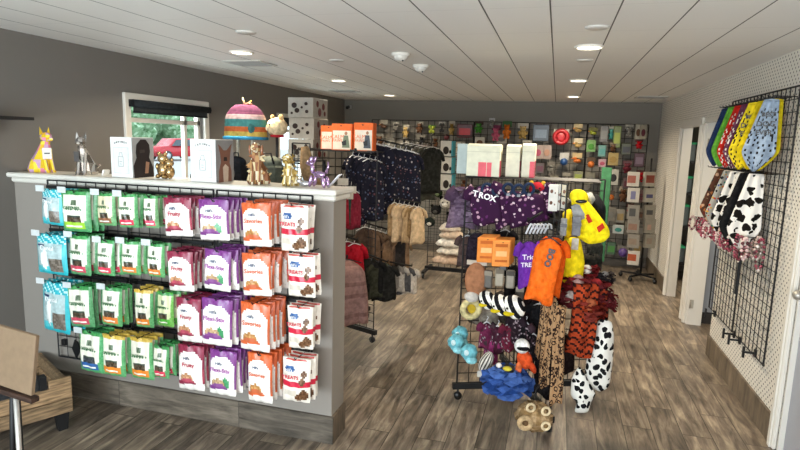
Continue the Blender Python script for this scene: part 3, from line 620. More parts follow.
# paired frame boxes
def framebox(px0, px1, px2, py_top, label, dog):
    yf = CY - .085; a = at(px0, 183, yf); b = at(px1, 184, yf); dp = atx(px2, 190, b.x).y - yf; dp = min(max(dp, .12), .2); h = at(px0 + 6, py_top, yf).z - CZ; w = (b - a).length
    t = thing('gift_box', label, 'gift box', ((a.x + b.x) / 2, yf + dp / 2, CZ))
    MB().bevbox((0, 0, h / 2), (w, dp, h), 'e2e3e0', .002).build('carton', 'paper', t); f = -dp / 2
    o = MB().box((0, f - .001, h * .43), (w * .72, .002, h * .66), 'c6cac8').box((0, f - .0025, h * .43), (w * .66, .002, h * .61), 'd8dbd9').build('window_print', 'paper', t)
    m = MB()
    for x0, z0, x1, z1 in ((-.11, .28, .11, .28), (-.11, .28, -.12, .52), (.11, .28, .12, .52), (-.12, .52, .12, .52), (-.08, .52, -.05, .62), (.08, .52, .06, .62), (-.05, .62, .06, .62), (-.06, .4, .06, .4), (-.05, .34, .05, .34)): m.tube([(x0 * w, f - .0042, z0 * h), (x1 * w, f - .0042, z1 * h)], .0012, '77797a', 4, smooth=False)
    m.build('cup_print', 'paper', o)
    for i, ch in enumerate('LAVINEY'): text(ch, .017, '3f3f3e', t, (w * (-.27 + .09 * i), f - .002, h * (.85 + .035 * math.sin(PI * i / 6))), bold=.0004)
    p = MB().box((w / 2 + .001, 0, h / 2), (.002, dp * .98, h * .98), 'a3a4a3' if dog == 'black' else '8e8f90').build('photo_side', 'paper', t, label='grey photo side of the carton')
    m = MB(); x0, x1 = w / 2 + .002, w / 2 + .0035; k = dp / .115; z = h / .2
    def pr(pts, c, e=0): m.add([(x1 + e, y * k, zz * z) for y, zz in pts] + [(x0, y * k, zz * z) for y, zz in pts], [tuple(range(len(pts)))] + [(i, i + len(pts), (i + 1) % len(pts) + len(pts), (i + 1) % len(pts)) for i in range(len(pts))], c)
    if dog == 'black':
        pr([(-.05, .0), (-.052, .06), (-.035, .1), (-.038, .125), (-.034, .165), (-.012, .19), (.015, .19), (.033, .165), (.036, .13), (.03, .1), (.05, .05), (.052, 0)], '2a2424'); pr([(.005, .02), (.022, .02), (.03, .075), (.012, .08)], 'a07a62', .001)
        pr([(-.02, .14), (.006, .14), (.008, .125), (-.018, .122)], '443a38', .001)
    else:
        pr([(-.04, 0), (-.04, .05), (-.026, .095), (-.03, .13), (-.042, .178), (-.028, .168), (-.01, .15), (.01, .15), (.03, .168), (.042, .18), (.033, .13), (.028, .09), (.04, .05), (.04, 0)], '80594a'); pr([(-.012, .0), (.016, .0), (.02, .07), (.0, .085), (-.016, .07)], 'cbb9a8', .001); pr([(-.01, .1), (.012, .1), (.01, .118), (-.008, .118)], '2a2222', .001)
    m.build('dog_print', 'paper', t)
framebox(112, 133, 155, 137, 'white gift carton, black dog photo on its side, left of the gold bears', 'black')
framebox(191, 216, 234, 139, 'white gift carton, tan puppy photo on its side, right of the gold bears', 'brown')
MB_ = MB().box((0, 0, .02), (.012, .05, .04), 'e8e6e0', ry=.3); tag(MB_.build('price_card', 'paper', loc=(cpx(110), CY - .03, CZ)), 'small white card propped at the left carton on the shelf cap', 'card')
t = thing('bear_figurine', 'shiny gold figurine of two stacked balloon bears before the window', 'figurine', (cpx(165), CY + .01, CZ), rz=0)
for nm, x, z, s in (('large_bear', -.02, 0, 1.), ('small_bear', .032, 0, .78)):
    m = MB(); m.ball((x, 0, .055 * s), (.038 * s, .03, .05 * s), 'b5966a', 12, 8).ball((x, 0, .125 * s), (.032 * s, .028, .03 * s), 'c6aa7c', 12, 8)
    for q in (-1, 1): m.ball((x + q * .024 * s, 0, .155 * s), .013 * s, 'b5966a', 8, 6).ball((x + q * .03 * s, -.012, .075 * s), (.012 * s, .012, .022 * s), 'a08357', 8, 6).ball((x + q * .02 * s, -.02, .015 * s), (.016 * s, .016, .015 * s), 'a08357', 8, 6)
    m.build(nm, 'foil', t)
def spiky(px, h, label, cols, rz):
    t = sitting('dog_figurine', label, (cpx(px), CY, CZ), h, cols, 'gloss', ears='floppy', rz=rz)
    m = MB(); R = random.Random(px); k = h / .2
    for i in range(26):
        a = R.uniform(0, 2 * PI); z = R.uniform(.03, .17) * k; r = .036 * k * (1.1 - z / .3); p = Vector((r * math.cos(a) + (.0 if z < .1 else .02), r * math.sin(a), z)); d = Vector((math.cos(a), math.sin(a), R.uniform(-.2, .6))) * .022 * k
        u = Vector((-math.sin(a), math.cos(a), 0)) * .013 * k; m.add([p - u, p + u, p + Vector((0, 0, .022 * k)), p + d], [(0, 1, 3), (1, 2, 3), (2, 0, 3), (0, 2, 1)], jit(R.choice(cols), .05))
    m.build('folded_fur', 'gloss', t); return t
spiky(258, .262, 'tall brown and cream folded-paper style dog figurine', ['7a5136', 'd8c69a', 'b48a5c', 'e7dcc0', '96654a'], -1.3)
spiky(290, .20, 'pale gold folded-paper style dog figurine behind the silver one', ['d8c07a', 'efe6c6', 'b89a52', '8a7038'], -1.5)
def balloon_dog(loc, s, c, label, rz):
    t = thing('balloon_dog', label, 'figurine', loc, rz); g = MB()
    g.ball((0, 0, .065), (.04, .017, .017), c, 12, 8).build('body', 'foil', t)
    for x in (-.034, .034):
        for y in (-.016, .016): MB().ball((x + (.008 if x > 0 else -.008), y, .03), (.012, .011, .031), c, 10, 8, rot=(0, .25 if x < 0 else -.25, 0)).build('leg', 'foil', t)
    MB().ball((.044, 0, .09), (.013, .012, .024), c, 10, 8).build('neck', 'foil', t); o = MB().ball((.06, 0, .118), (.026, .013, .013), c, 10, 8).build('head', 'foil', t)
    for y in (-.014, .014): MB().ball((.043, y, .135), (.012, .008, .02), c, 8, 6, rot=(0, -.5, 0)).build('ear', 'foil', o)
    MB().tube([(-.045, 0, .075), (-.06, 0, .105), (-.058, 0, .13)], .008, c, 8, .004).build('tail', 'foil', t); t.scale = (s, s, s); return t
balloon_dog((cpx(322) - .01, CY - .02, CZ), 1.15, 'b79ac2', 'lilac shiny balloon dog figurine at the right end of the cap', PI - .3)
t = thing('wire_rack_ornament', 'small silver ladder-like rack leaning beside the lilac balloon dog', 'rack', (cpx(336), CY, CZ), rz=.1)
for y in (-.02, .02): MB().tube([(-.045, y, .0), (.02, y, .075), (.028, y, .08)], .004, 'dcdce0').build('rail', 'metal', t)
for k in range(4): MB().tube([(-.035 + .016 * k, -.02, .012 + .018 * k), (-.035 + .016 * k, .02, .012 + .018 * k)], .003, 'e6e6ea').build('rung', 'metal', t)
t = thing('dog_figurine', 'tiny silver lying dog figurine between the gold and lilac ones', 'figurine', (cpx(306), CY - .02, CZ)); MB().ball((0, 0, .018), (.038, .016, .018), 'c9c9cc').build('body', 'foil', t); MB().ball((-.035, 0, .032), (.016, .013, .014), 'd5d5d8').build('head', 'foil', t); MB().tube([(.035, 0, .02), (.055, 0, .035)], .004, 'c9c9cc').build('tail', 'foil', t)

# ------------------------------------------------------------------ raised pet bed and display stand, lower left
c0 = atz(74, 405, .12); c1 = atz(0, 446, .12)
t = thing('raised_pet_bed', 'rustic wooden raised pet bed with black corner brackets at lower left', 'pet bed', (-2.75, 2.54, 0), rz=math.atan2(-.34, -.18) + PI)
# local: corner at origin, x back towards... long side runs along -x, short side along +y (to the wall)
Lx, Ly = 1.0, .62; W1c, W2c = '7d674d', '94795a'
for z, c in ((.155, W1c), (.245, W2c)): MB().bevbox((-Lx / 2, 0, z), (Lx, .028, .085), c, .004).build('side_plank', 'wood', t)
for z, c in ((.155, W1c), (.245, W2c)): MB().bevbox((-Lx / 2, Ly, z + .01), (Lx, .028, .085), c, .004).build('side_plank', 'wood', t)
for z, c in ((.155, W2c), (.245, W1c)): MB().bevbox((-.014, Ly / 2, z + .01), (.028, Ly, .08), c, .004).build('end_plank', 'wood', t)
MB().bevbox((-.06, -.0, .31), (.12, .028, .05), W2c, .004).build('raised_corner', 'wood', t)
MB().box((-Lx / 2, Ly / 2, .12), (Lx - .05, Ly - .05, .02), '3a3c3f').bevbox((-Lx / 2, Ly / 2, .15), (Lx - .08, Ly - .06, .06), '4a4c50', .02).build('mattress', 'fabric', t)
MB().box((-.145, .02, .29), (.035, .05, .16), '111214').build('corner_bracket', 'paint', t)
for x, y in ((-.05, .03), (-.05, Ly - .03), (-Lx + .05, .03), (-Lx + .05, Ly - .03)): MB().prism([(x - .03, 0), (x + .02, 0), (x + .035, .13), (x - .045, .13)], y - .025, y + .025, '141415').build('leg', 'paint', t)
p = at(12, 430, 1.72)
t = thing('display_stand', 'black display stand holding a tan board at the lower left edge', 'stand', (p.x, 1.75, 0), rz=-.1)
zt = at(18, 331, 1.75).z; zb = at(20, 388, 1.75).z; 
MB().bevbox((0, 0, 0), (.25, .02, zt - zb), '7f6b55', .003).build('display_board', 'paper', t, (.015, .0, (zt + zb) / 2)).rotation_euler = (-.12, .05, 0)
MB().box((0, 0, 0), (.265, .035, .022), '3b2a22').build('board_ledge', 'wood', t, (.02, -.02, zb - .015)).rotation_euler = (0, .03, 0)
for x0, x1 in ((-.10, -.02), (-.02, .04)): MB().tube([(x0 - .02, .02, 0), (x0 * .2 - .03, .03, zb + .1)], .014, '121213', 6).build('leg', 'paint', t)
MB().tube([(.045, -.04, 0), (.03, -.02, zb - .03)], .011, 'b9b6b0', 8).build('pole', 'metal', t)
p = atx(3, 118, XL); t = tag(MB().box((0, 0, 0), (.2, .5, .02), '18181a').box((-.07, .1, -.05), (.02, .02, .1), '18181a').build('wall_shelf', 'paint', loc=(XL + .1, p.y - .2, p.z)), 'black wall shelf at the left edge of the picture', 'shelf')
# ------------------------------------------------------------------ hanging things: generic builders
def hook_y(mb, x, y0, y1, z): mb.tube([(x, y0, z - .008), (x, y1, z), (x, y1 - .01, z + .014)], .0032, '1a1a1b', 5)
def garment(name, label, cat, loc, w, h, cols, rz=0, t=.035, pat=None, sleeves=True, flare=1.1, group=None, hanger='1b1b1c', hood=False, mat='fabric', curl=0, ry=0):
    """pet garment hanging from its hook point; hem flares, folds run down the cloth"""
    o = thing(name, label, cat, loc, rz, group); o.rotation_euler = (0, ry, rz); R = random.Random(int(abs(loc[0] * 991 + loc[2] * 577 + loc[1] * 311))); ph = R.uniform(0, 6)
    z0 = -.035 if hanger else 0
    def colf(i, j):
        if pat: return pat(i, j, cols)
        return jit(cols[0], .03)
    rings = []; N = 28; K = 16
    for k in range(K + 1):
        v = k / K; ww = w / 2 * (.30 + .70 * min(1, v / .16) ** .7) * (1 + (flare - 1) * v); tt = t / 2 * (.4 + .6 * min(1, v / .12)) * (1 + .3 * v)
        if v > .97: tt *= .8
        ring = []
        for j in range(N):
            a = 2 * PI * j / N; rip = 1 + .22 * v * math.sin(5 * a + ph) + .1 * math.sin(11 * a + ph * 2) * v
            ring.append((ww * math.cos(a) * (1 + .04 * math.sin(6 * v + ph)), tt * math.sin(a) * rip + curl * v * v * .06, z0 - v * h + .012 * math.sin(a * 3 + ph) * v))
        rings.append(ring)
    MB().loft(rings[::-1], lambda i, j: colf(1 - i, j)).build('cloth_body', mat, o)
    if sleeves:
        for s in (-1, 1):
            q = w / 2; MB().tube([(s * q * .6, 0, z0 - h * .06), (s * q * 1.05, -.005, z0 - h * .14), (s * q * 1.25, -.01, z0 - h * .3)], t * .55, cols[0] if not pat else pat(.1, .1, cols), 8, t * .38).build('sleeve', mat, o)
    if hood: MB().ball((0, -.015, z0 - .01), (w * .3, t * .8, w * .26), cols[0], 12, 8).build('hood', mat, o)
    if hanger:
        MB().tube([(0, 0, .012), (.008, 0, .008), (.006, 0, -.004), (0, 0, -.012), (0, 0, -.025)], .0022, hanger, 5).tube([(-w * .42, 0, -.052), (-w * .1, 0, -.028), (0, 0, -.025), (w * .1, 0, -.028), (w * .42, 0, -.052)], .004, hanger, 6).build('hanger', 'plastic', o)
    return o
def speck(base, dots, n=5):
    def f(i, j, cols):
        r = random.random(); return random.choice(dots) if r < .22 else jit(base, .02)
    return f
def spots(base, dark, s=1.0):
    def f(i, j, cols):
        v = math.sin(i * 31 * s + 2 * math.sin(j * 19)) * math.sin(j * 44 + 2 * math.sin(i * 15)); return dark if v > .25 else base
    return f
def stripes(c1, c2, n=9):
    def f(i, j, cols): return c1 if int(i * n * 2) % 2 == 0 else c2
    return f
def cloth_strip(name, label, cat, loc, w, h, colfn, rz=0, t=.012, curl=.05, mat='fur', group=None, nu=12, nv=40, twist=.5):
    o = thing(name, label, cat, loc, rz, group); R = random.Random(int(abs(loc[0] * 777 + loc[1] * 77))); ph = R.uniform(0, 6)
    def P(u, v):
        a = u - .5; th = twist * math.sin(2.5 * v + ph); x = a * w * math.cos(th); y = a * w * math.sin(th) + .02 * math.sin(6 * v + ph) + .012 * math.sin(u * 9 + ph)
        return (x + curl * math.sin(3 * v + ph) * .4, y, -h * v * (1) + .015 * math.sin(u * 5 + ph) * (v > .9))
    MB().sheet(P, nu, nv, colfn, thick=t).build('cloth', mat, o)
    return o
def tower(label, cx, cy, a0, wing, h, wings=(0, 1, 2, 3), topshelf=None):
    t = thing('gridwall_tower', label, 'display rack', (cx, cy, 0))
    for k in wings:
        a = a0 + k * PI / 2; d = Vector((math.cos(a), math.sin(a), 0)); g = grid_mb(wing, h - .12, .076)
        M = Matrix.Translation((d * wing / 2) + Vector((0, 0, .12))) @ Matrix.Rotation(a, 4, 'Z'); g.v = [tuple(M @ Vector(p)) for p in g.v]
        p = g.build('wire_panel', 'paint', t)
        b = MB(); b.box(tuple(d * (wing / 2 + .01) + Vector((0, 0, .1))), (wing + .04, .035, .04), '101011', rz=a); b.build('base_bar', 'paint', t)
        e = d * (wing - .01); c = MB().tube([(e.x, e.y, .085), (e.x, e.y, .05)], .009, '2a2a2b', 6); n = Vector((-d.y, d.x, 0)) * .012
        c.tube([tuple(Vector((e.x, e.y, .028)) - n), tuple(Vector((e.x, e.y, .028)) + n)], .028, '0e0e0f', 14).build('caster', 'plastic', t)
    return t
def wsub(t, p): return (p[0] - t.location.x, p[1] - t.location.y, p[2] - t.location.z)
def carton(name, label, cat, loc, d, col, rz=0, prints=(), group=None, mat='paper', lid=None):
    o = thing(name, label, cat, loc, rz, group); w, dp, h = d
    MB().bevbox((0, 0, h / 2), d, col, .002).build('carton_body', mat, o)
    if lid: MB().box((0, 0, h + .0006), (w * .98, dp * .98, .002), lid).build('top_flap', mat, o)
    for (side, u0, u1, v0, v1, c) in prints:
        if side == 'f': MB().box(((u0 + u1 - 1) * w / 2, -dp / 2 - .001, (v0 + v1) * h / 2), ((u1 - u0) * w, .002, (v1 - v0) * h), c).build('printed_panel', mat, o)
        else: MB().box((w / 2 + .001, (u0 + u1 - 1) * dp / 2, (v0 + v1) * h / 2), (.002, (u1 - u0) * dp, (v1 - v0) * h), c).build('printed_panel', mat, o)
    return o

# ------------------------------------------------------------------ behind the half wall
S1 = thing('storage_rack', 'black wire storage rack standing just behind the half wall', 'rack', (-2.42, 3.95, 0))
for x in (-.62, 0, .62):
    for y in (-.2, .2): MB().tube([(x, y, 0), (x, y, 1.46)], .012, '161617', 6).build('post', 'paint', S1)
for z in (.12, .8, 1.385): 
    m = MB().box((0, -.2, z), (1.26, .012, .02), '161617').box((0, .2, z), (1.26, .012, .02), '161617')
    for k in range(32): m.box((-.62 + .04 * k, 0, z + .008), (.006, .4, .004), '1c1c1d')
    m.build('wire_shelf', 'paint', S1)
SZ = 1.3965
def x_at(px, y): return at(px, 150, y).x
t = thing('cat_tree', 'striped rainbow dome pet house raised on two pale posts', 'pet house', (x_at(246, 3.95), 3.95, SZ))
MB().bevbox((0, 0, .015), (.26, .22, .03), 'b8aa90', .006).build('base_board', 'wood', t)
zt = at(246, 139, 3.95).z - SZ; zh = at(246, 105, 3.95).z - SZ
for x in (-.07, .06): MB().tube([(x, 0, .03), (x, 0, zt + .02)], .014, 'cfc4ae', 10).build('post', 'fabric', t)
BANDS = ['3d7fae'] and ['3d7fae', 'c4a654', 'bd6238', 'bd6238', '4a8480', '4a8480', 'b8a29e', 'a88f90', '5a3048', '452238', '452238', '452238']
m = MB(); rings = []
for i in range(15):
    v = i / 14; r = .165 * (1 + .04 * math.cos(v * 3)) * (1 - (max(0, v - .45) / .62) ** 2.3) ** .5 if v > .45 else .165 * (1.06 - .06 * v / .45)
    rings.append([(r * math.cos(2 * PI * j / 24), r * .85 * math.sin(2 * PI * j / 24), zt + v * (zh - zt)) for j in range(24)])
m.loft(rings, lambda i, j: BANDS[min(11, int(i * 11))]).build('dome', 'fabric', t)
MB().torus((0, 0, zt + .008), .165, .013, '3d8fb8', 24, 8).build('base_rim', 'fabric', t)
MB().ball((.10, -.085, zt + .075), (.04, .03, .06), '3f6a68', 14, 8, rot=(0, 0, .85)).build('entrance', 'fabric', t)
MB().tube([(0, -.01, zh - .005), (-.004, -.02, zh + .03), (-.012, -.02, zh + .055)], .01, 'c9b08a', 8, .003).tube([(.0, 0, zh), (.035, -.01, zh + .012), (.07, -.015, zh + .004)], .012, '8a5a48', 8, .006).tube([(0, 0, zh), (.03, .01, zh + .02), (.045, .01, zh + .035)], .008, 'd8b04a', 8, .003).build('toy_antenna', 'fabric', t)
t = thing('pet_carrier', 'black pet carrier backpack with a round porthole, behind the puppy card', 'pet carrier', (x_at(236, 3.82), 3.82, SZ), rz=-.2)
MB().bevbox((0, 0, .105), (.17, .14, .21), '2b2d31', .03).ball((0, 0, .2), (.085, .07, .05), '2b2d31', 14, 8).build('bag_body', 'fabric', t)
MB().torus((.0, -.072, .12), .045, .008, '55585c', 20, 6, rot=(PI / 2, 0, 0)).build('porthole_rim', 'plastic', t); MB().ball((0, -.07, .12), (.042, .018, .042), '9aa0a0', 14, 8).build('porthole', 'gloss', t); MB().ball((.012, -.09, .13), .012, 'f0f0ee', 10, 6).build('porthole_cap', 'plastic', t)
MB().tube([(-.03, 0, .24), (-.02, 0, .275), (.02, 0, .275), (.03, 0, .24)], .006, '1b1b1d').build('handle', 'plastic', t)
t = thing('pet_carrier', 'grey green soft pet bag behind the brown folded dog figurine', 'pet carrier', (x_at(272, 3.9), 3.88, SZ), rz=.1)
MB().bevbox((0, 0, .11), (.2, .15, .2), '5c6259', .035).ball((0, 0, .2), (.09, .07, .06), '666c62', 14, 8).build('bag_body', 'fabric', t); MB().tube([(-.05, -.06, .2), (-.03, -.07, .28), (.03, -.07, .28), (.05, -.06, .2)], .007, '2c2c2e').build('handle', 'fabric', t)
t = thing('plush_hedgehog', 'cream plush hedgehog head with red collar on a stem behind the cap', 'plush toy', (x_at(276, 4.0), 4.02, SZ))
zc = at(276, 127, 4.0).z - SZ; MB().tube([(0, 0, .0), (0, 0, zc - .06)], .012, '222224').bevbox((0, 0, .01), (.16, .14, .02), '222224', .004).build('stand', 'paint', t)
MB().ball((0, 0, zc), (.085, .075, .075), 'cdb894', 16, 10, fn=lambda d: 1 + .05 * math.sin(20 * d.x) * math.sin(20 * d.z)).build('head', 'fur', t); MB().ball((-.075, -.03, zc - .01), (.03, .025, .022), 'e3d4b6', 10, 8).build('muzzle', 'fur', t)
MB().ball((.045, -.02, zc + .075), (.025, .012, .025), 'a88d64', 8, 6).build('ear', 'fur', t); MB().ball((-.03, -.02, zc + .075), (.02, .012, .022), 'a88d64', 8, 6).build('ear', 'fur', t); MB().tube([(.0, 0, zc - .08), (.0, 0, zc - .06)], .055, 'a3262e', 14).build('collar', 'fabric', t); MB().ball((-.03, -.068, zc + .02), .008, '111111', 8, 6).build('eye', 'gloss', t)
# black framed mirror-like sign on the rack and curved tan scratcher
t = thing('sign_stand', 'black wire display frame rising behind the gold dog figurine', 'frame', (x_at(300, 4.1), 4.12, SZ))
for x in (-.075, .075): MB().tube([(x, 0, 0), (x, 0, .36)], .008, '141415', 6).build('upright', 'paint', t)
for z in (.2, .36): MB().tube([(-.075, 0, z), (.075, 0, z)], .006, '141415', 6).build('crossbar', 'paint', t)
t = thing('cat_scratcher', 'tall curved tan cat scratcher behind the lilac balloon dog', 'cat scratcher', (x_at(306, 3.78), 3.80, SZ))
pts = [(-.02 + .02 * math.sin(k * .3), 0, .34 - .035 * k) for k in range(5)] + [(.01 + .075 * (1 - math.cos(a)), 0, .18 - .11 * math.sin(a)) for a in (0.3, .6, .9, 1.2, 1.5, 1.8)]
MB().tube(pts, lambda u: .028 + .026 * math.sin(PI * u), '8d7355', 10).build('curved_body', 'fur', t); MB().bevbox((.06, 0, .012), (.24, .12, .024), '6e5a44', .005).build('base_board', 'wood', t)
# shelf with three stacked picture cartons
S2 = thing('storage_rack', 'tall grey steel rack under the stacked picture cartons by the left wall', 'rack', (-2.62, 5.35, 0))
for x in (-.22, .22):
    for y in (-.2, .2): MB().box((x, y, .79), (.03, .03, 1.58), '3b3c3e').build('post', 'paint', S2)
for z in (.2, .8, at(300, 97, 5.15).z - .632): MB().box((0, 0, z), (.48, .44, .02), '4a4b4d').build('shelf_board', 'paint', S2)
zb = at(300, 97, 5.15).z - .62
for i, hh in enumerate((.21, .21, .20)):
    x0 = at(288, 120, 5.15).x; x1 = at(313, 120, 5.15).x
    t = carton('picture_carton', 'white carton with dark animal pictures, %s of the stack by the left wall' % ['lowest', 'middle', 'topmost'][i], 'carton', ((x0 + x1) / 2 + .01 * (i % 2), 5.33, zb), (x1 - x0, .36, hh - .004), 'b7b2a8', group='picture cartons stacked by the left wall')
    R = random.Random(i); w = x1 - x0; m = MB().box((0, -.1796, .5 * hh), (w * .96, .001, hh * .9), 'b3aea4')
    for cx, cy, r in ((.25, .6, .11), (.36, .35, .1), (.72, .68, .07), (.75, .3, .07), (.55, .5, .05), (.15, .22, .05)): m.ball(((cx - .5) * w, -.1805, cy * hh), (r * w, .0015, r * w * .9), jit('3c2f2c', .05), 10, 6)
    m.build('animal_print', 'paper', t); m = MB().box((w / 2 - .0002, 0, .5 * hh), (.001, .34, hh * .9), 'a9a49a')
    for cx, cy, r in ((.3, .7, .09), (.7, .6, .1), (.45, .3, .12), (.8, .25, .07)): m.ball((w / 2 + .0005, (cx - .5) * .36, cy * hh), (.0015, r * .36, r * .36), jit('6b3436', .05), 10, 6)
    m.build('animal_print', 'paper', t); zb += hh
# ------------------------------------------------------------------ tower A with orange cartons and clothes
A0 = math.atan2(4.53 - 4.71, -1.47 + 1.93)
TA = tower('black wire grid tower of pet clothes standing behind the half wall end', -1.93, 4.71, A0, .49, 1.70)
MB().box((.12, -.02, 1.695), (.62, .34, .012), '1a1a1b').build('top_shelf', 'paint', TA)
for i, (x0, x1, y, yt) in enumerate(((320, 338, 4.72, 125), (331, 352, 4.62, 123), (353, 373, 4.62, 122))):
    a = at(x0, 150, y - .05); b = at(x1, 150, y - .05); w = b.x - a.x; h = at(x0, yt, y - .05).z - 1.705
    t = carton('harness_carton', 'orange and white carton with a %s on the clothes tower, %s of three' % (['plain front', 'woman pictured', 'man pictured'][i], ['leftmost', 'middle', 'rightmost'][i]), 'carton', ((a.x + b.x) / 2, y, 1.7015), (w - .006, .09, h), 'd9662e', prints=[('f', .06, .94, .03, .74, 'd9d1c4'), ('f', .42, .5, .90, .94, '3a2418')], group='orange cartons on the clothes tower')
    if i: m = MB(); m.ball((w * .2, -.0485, h * .64), (w * .07, .002, w * .08), 'a57a62', 10, 6).prism([(w * .1, h * .56), (w * .3, h * .56), (w * .38, h * .1), (w * .02, h * .1)], -.0495, -.0475, ['', '6e7d6c', '4d5560'][i]).prism([(w * .0, h * .32), (w * .22, h * .4), (w * .22, h * .2), (w * .04, h * .18)], -.051, -.0495, '33363b'); m.build('person_print', 'paper', t)
    text('CALM', w * .24, 'd9662e', t, (-w * .2, -.0482, h * .5)); text('PAWS', w * .18, 'd9662e', t, (-w * .2, -.0482, h * .36))
def arm(tw, p0, p1, n=1):
    a, b = Vector(wsub(tw, p0)), Vector(wsub(tw, p1)); up = Vector((0, 0, .02)); m = MB(); m.tube([a, b, b + up], .008, '121213', 6)
    m.build('waterfall_arm', 'paint', tw)
def row(tw, p0, p1, n, fn):
    """n garments hung evenly along an arm"""
    p0, p1 = Vector(p0), Vector(p1); arm(tw, p0, p1)
    for i in range(n): fn(i, p0.lerp(p1, (i + .5) / n))
NAVY = speck('1d1c29', ['b9a3a6', '8f5a63', 'd5cdc8', '5d6a85'])
def g1(i, p): garment('pet_dress', 'navy floral pet dress on the upper tower arm, %s from left' % ORD[i + 1], 'pet clothes', p - Vector((0, 0, .012)), .20 + .03 * (i % 2), rnd(.46, .62), ['1d1c29'], rz=.7 + rnd(-.6, .6), t=.045, mat='navyfloral', sleeves=(i % 2 == 0), group='navy floral pet dresses', hanger='e8e8e8')
row(TA, at(362, 136, 4.65), at(414, 148, 5.15), 9, g1)
def g1b(i, p): garment('pet_dress', 'navy floral pet dress on the rear tower arm, %s from left' % ORD[i + 1], 'pet clothes', p - Vector((0, 0, .012)), .26, .5, ['1d1c29'], rz=.6 + rnd(-.6, .6), t=.06, mat='navyfloral', sleeves=True, group='navy floral pet dresses', hanger='e8e8e8')
row(TA, at(356, 150, 5.2), at(396, 152, 5.4), 5, g1b)
row(TA, at(350, 150, 4.5), at(378, 156, 4.62), 5, lambda i, p: garment('pet_dress', 'navy floral pet dress on the front tower arm, %s from left' % ORD[i + 1], 'pet clothes', p - Vector((0, 0, .012)), .17, rnd(.38, .6), ['1d1c29'], rz=1.1 + rnd(-.4, .4), t=.05, mat='navyfloral', sleeves=(i % 2 == 0), group='navy floral pet dresses', hanger='e8e8e8'))
def g2(i, p): garment('pet_coat', 'tan pet coat with light collar, %s from left on the middle arm' % ORD[i + 1], 'pet clothes', p - Vector((0, 0, .012)), .17, .28 + .05 * (i % 2), [jit('b0946f', .14)], rz=1.1 + rnd(-.4, .4), t=.03, group='tan pet coats', hanger='d9d4c8')
row(TA, at(392, 198, 4.75), at(421, 203, 4.9), 6, g2)
row(TA, at(362, 222, 4.55), at(404, 234, 4.95), 8, lambda i, p: garment('pet_coat', 'brown pet coat on a white hanger, %s from left on the lower arm' % ORD[i + 1], 'pet clothes', p - Vector((0, 0, .012)), .2, .42, [jit(['4a3a30', '6b5442', '2f2b2a', '83684f'][i % 4], .03)], rz=.9 + rnd(-.2, .2), t=.035, group='brown pet coats on white hangers', hanger='e9e6e0', sleeves=i % 2 == 1))
row(TA, at(362, 252, 4.35), at(388, 262, 4.5), 4, lambda i, p: garment('pet_skirt', 'dark olive pet jacket near the tower foot, %s from left' % ORD[i + 1], 'pet clothes', p - Vector((0, 0, .012)), .2, .30, [jit(['25241f', '1c1c1c', '34352a', '222220'][i], .02)], rz=.7 + rnd(-.2, .2), t=.05, group='dark pet jackets', hanger='3a3a3c'))
row(TA, at(390, 262, 4.75), at(412, 266, 4.95), 4, lambda i, p: garment('pet_jacket', 'grey and white pet jacket hanging low over the aisle, %s from left' % ORD[i + 1], 'pet clothes', p - Vector((0, 0, .012)), .17, .22, [jit(['77736e', 'a7a29a', '4a4a4c', 'b5aea4'][i], .03)], rz=.8, t=.06, group='grey pet jackets', hanger='222223'))
row(TA, at(343, 236, 4.2), at(358, 240, 4.25), 2, lambda i, p: garment('pet_sweater', ['burgundy', 'bright red'][i] + ' pet sweater hanging beside the half wall end', 'pet clothes', p - Vector((0, 0, .012)), .2, .42, [['6d1a26', 'a31626'][i]], rz=1.0, t=.06, hanger='d8d8d8'))
garment('pet_puffer', 'large dusty pink quilted pet coat behind the half wall end', 'pet clothes', at(346, 256, 4.0), .30, .50, ['8a6360'], rz=.3, t=.2, pat=lambda i, j, c: jit('a07d76' if int(i * 24) % 4 else '8a6963', .02), hanger='1b1b1c', flare=1.25, sleeves=False)
arm(TA, at(347, 255, 4.45), at(347, 257.5, 4.0))
row(TA, at(343, 184, 4.15), at(356, 186, 4.25), 3, lambda i, p: garment('pet_scarf', ['red', 'dark green', 'red edged'][i] + ' pet vest just right of the half wall end', 'pet clothes', p - Vector((0, 0, .012)), .14, .30, [['8a1f2e', '24423a', '7a2434'][i]], rz=1.0, t=.04, hanger='d8d8d8', sleeves=False))
for i, (px, py) in enumerate(((343, 178), (351, 186), (348, 192))):
    p = at(px, py, 4.1 + .03 * i); t = thing('booklet', 'cream hang tag card by the half wall end, %s' % ['upper', 'middle', 'lower'][i], 'hang tag', p, rz=.3); MB().box((0, 0, -.03), (.085, .004, .055), 'cfc8bb').build('card', 'paper', t); MB().tube([(0, 0, -.004), (0, .06, .03)], .002, '999999', 5).build('cord', 'fabric', t)
# grey long coats farther back
TG = thing('garment_rail', 'black straight garment rail holding grey pet coats near the back wall', 'rack', (-1.25, 6.35, 0))
a, b = at(404, 139, 6.35), at(435, 144, 6.35)
for q in (a,): MB().tube([(q.x + 1.25, 0, .03), (q.x + 1.25, 0, q.z)], .014, '121213', 8).build('upright', 'paint', TG); MB().box((q.x + 1.25, 0, .03), (.05, .46, .03), '121213').build('foot', 'paint', TG)
row(TG, a, b, 6, lambda i, p: garment('pet_coat', 'grey green long pet coat on the far rail, %s from left' % ORD[i + 1], 'pet clothes', p - Vector((0, 0, .012)), .26, .62 - .1 * (i % 2), [jit(['4f5049', '5f6059', '34352f', '6a6862', '45463f', '272825'][i], .02)], rz=.8, t=.05, group='grey pet coats on the far rail', hanger='cfcfcf'))
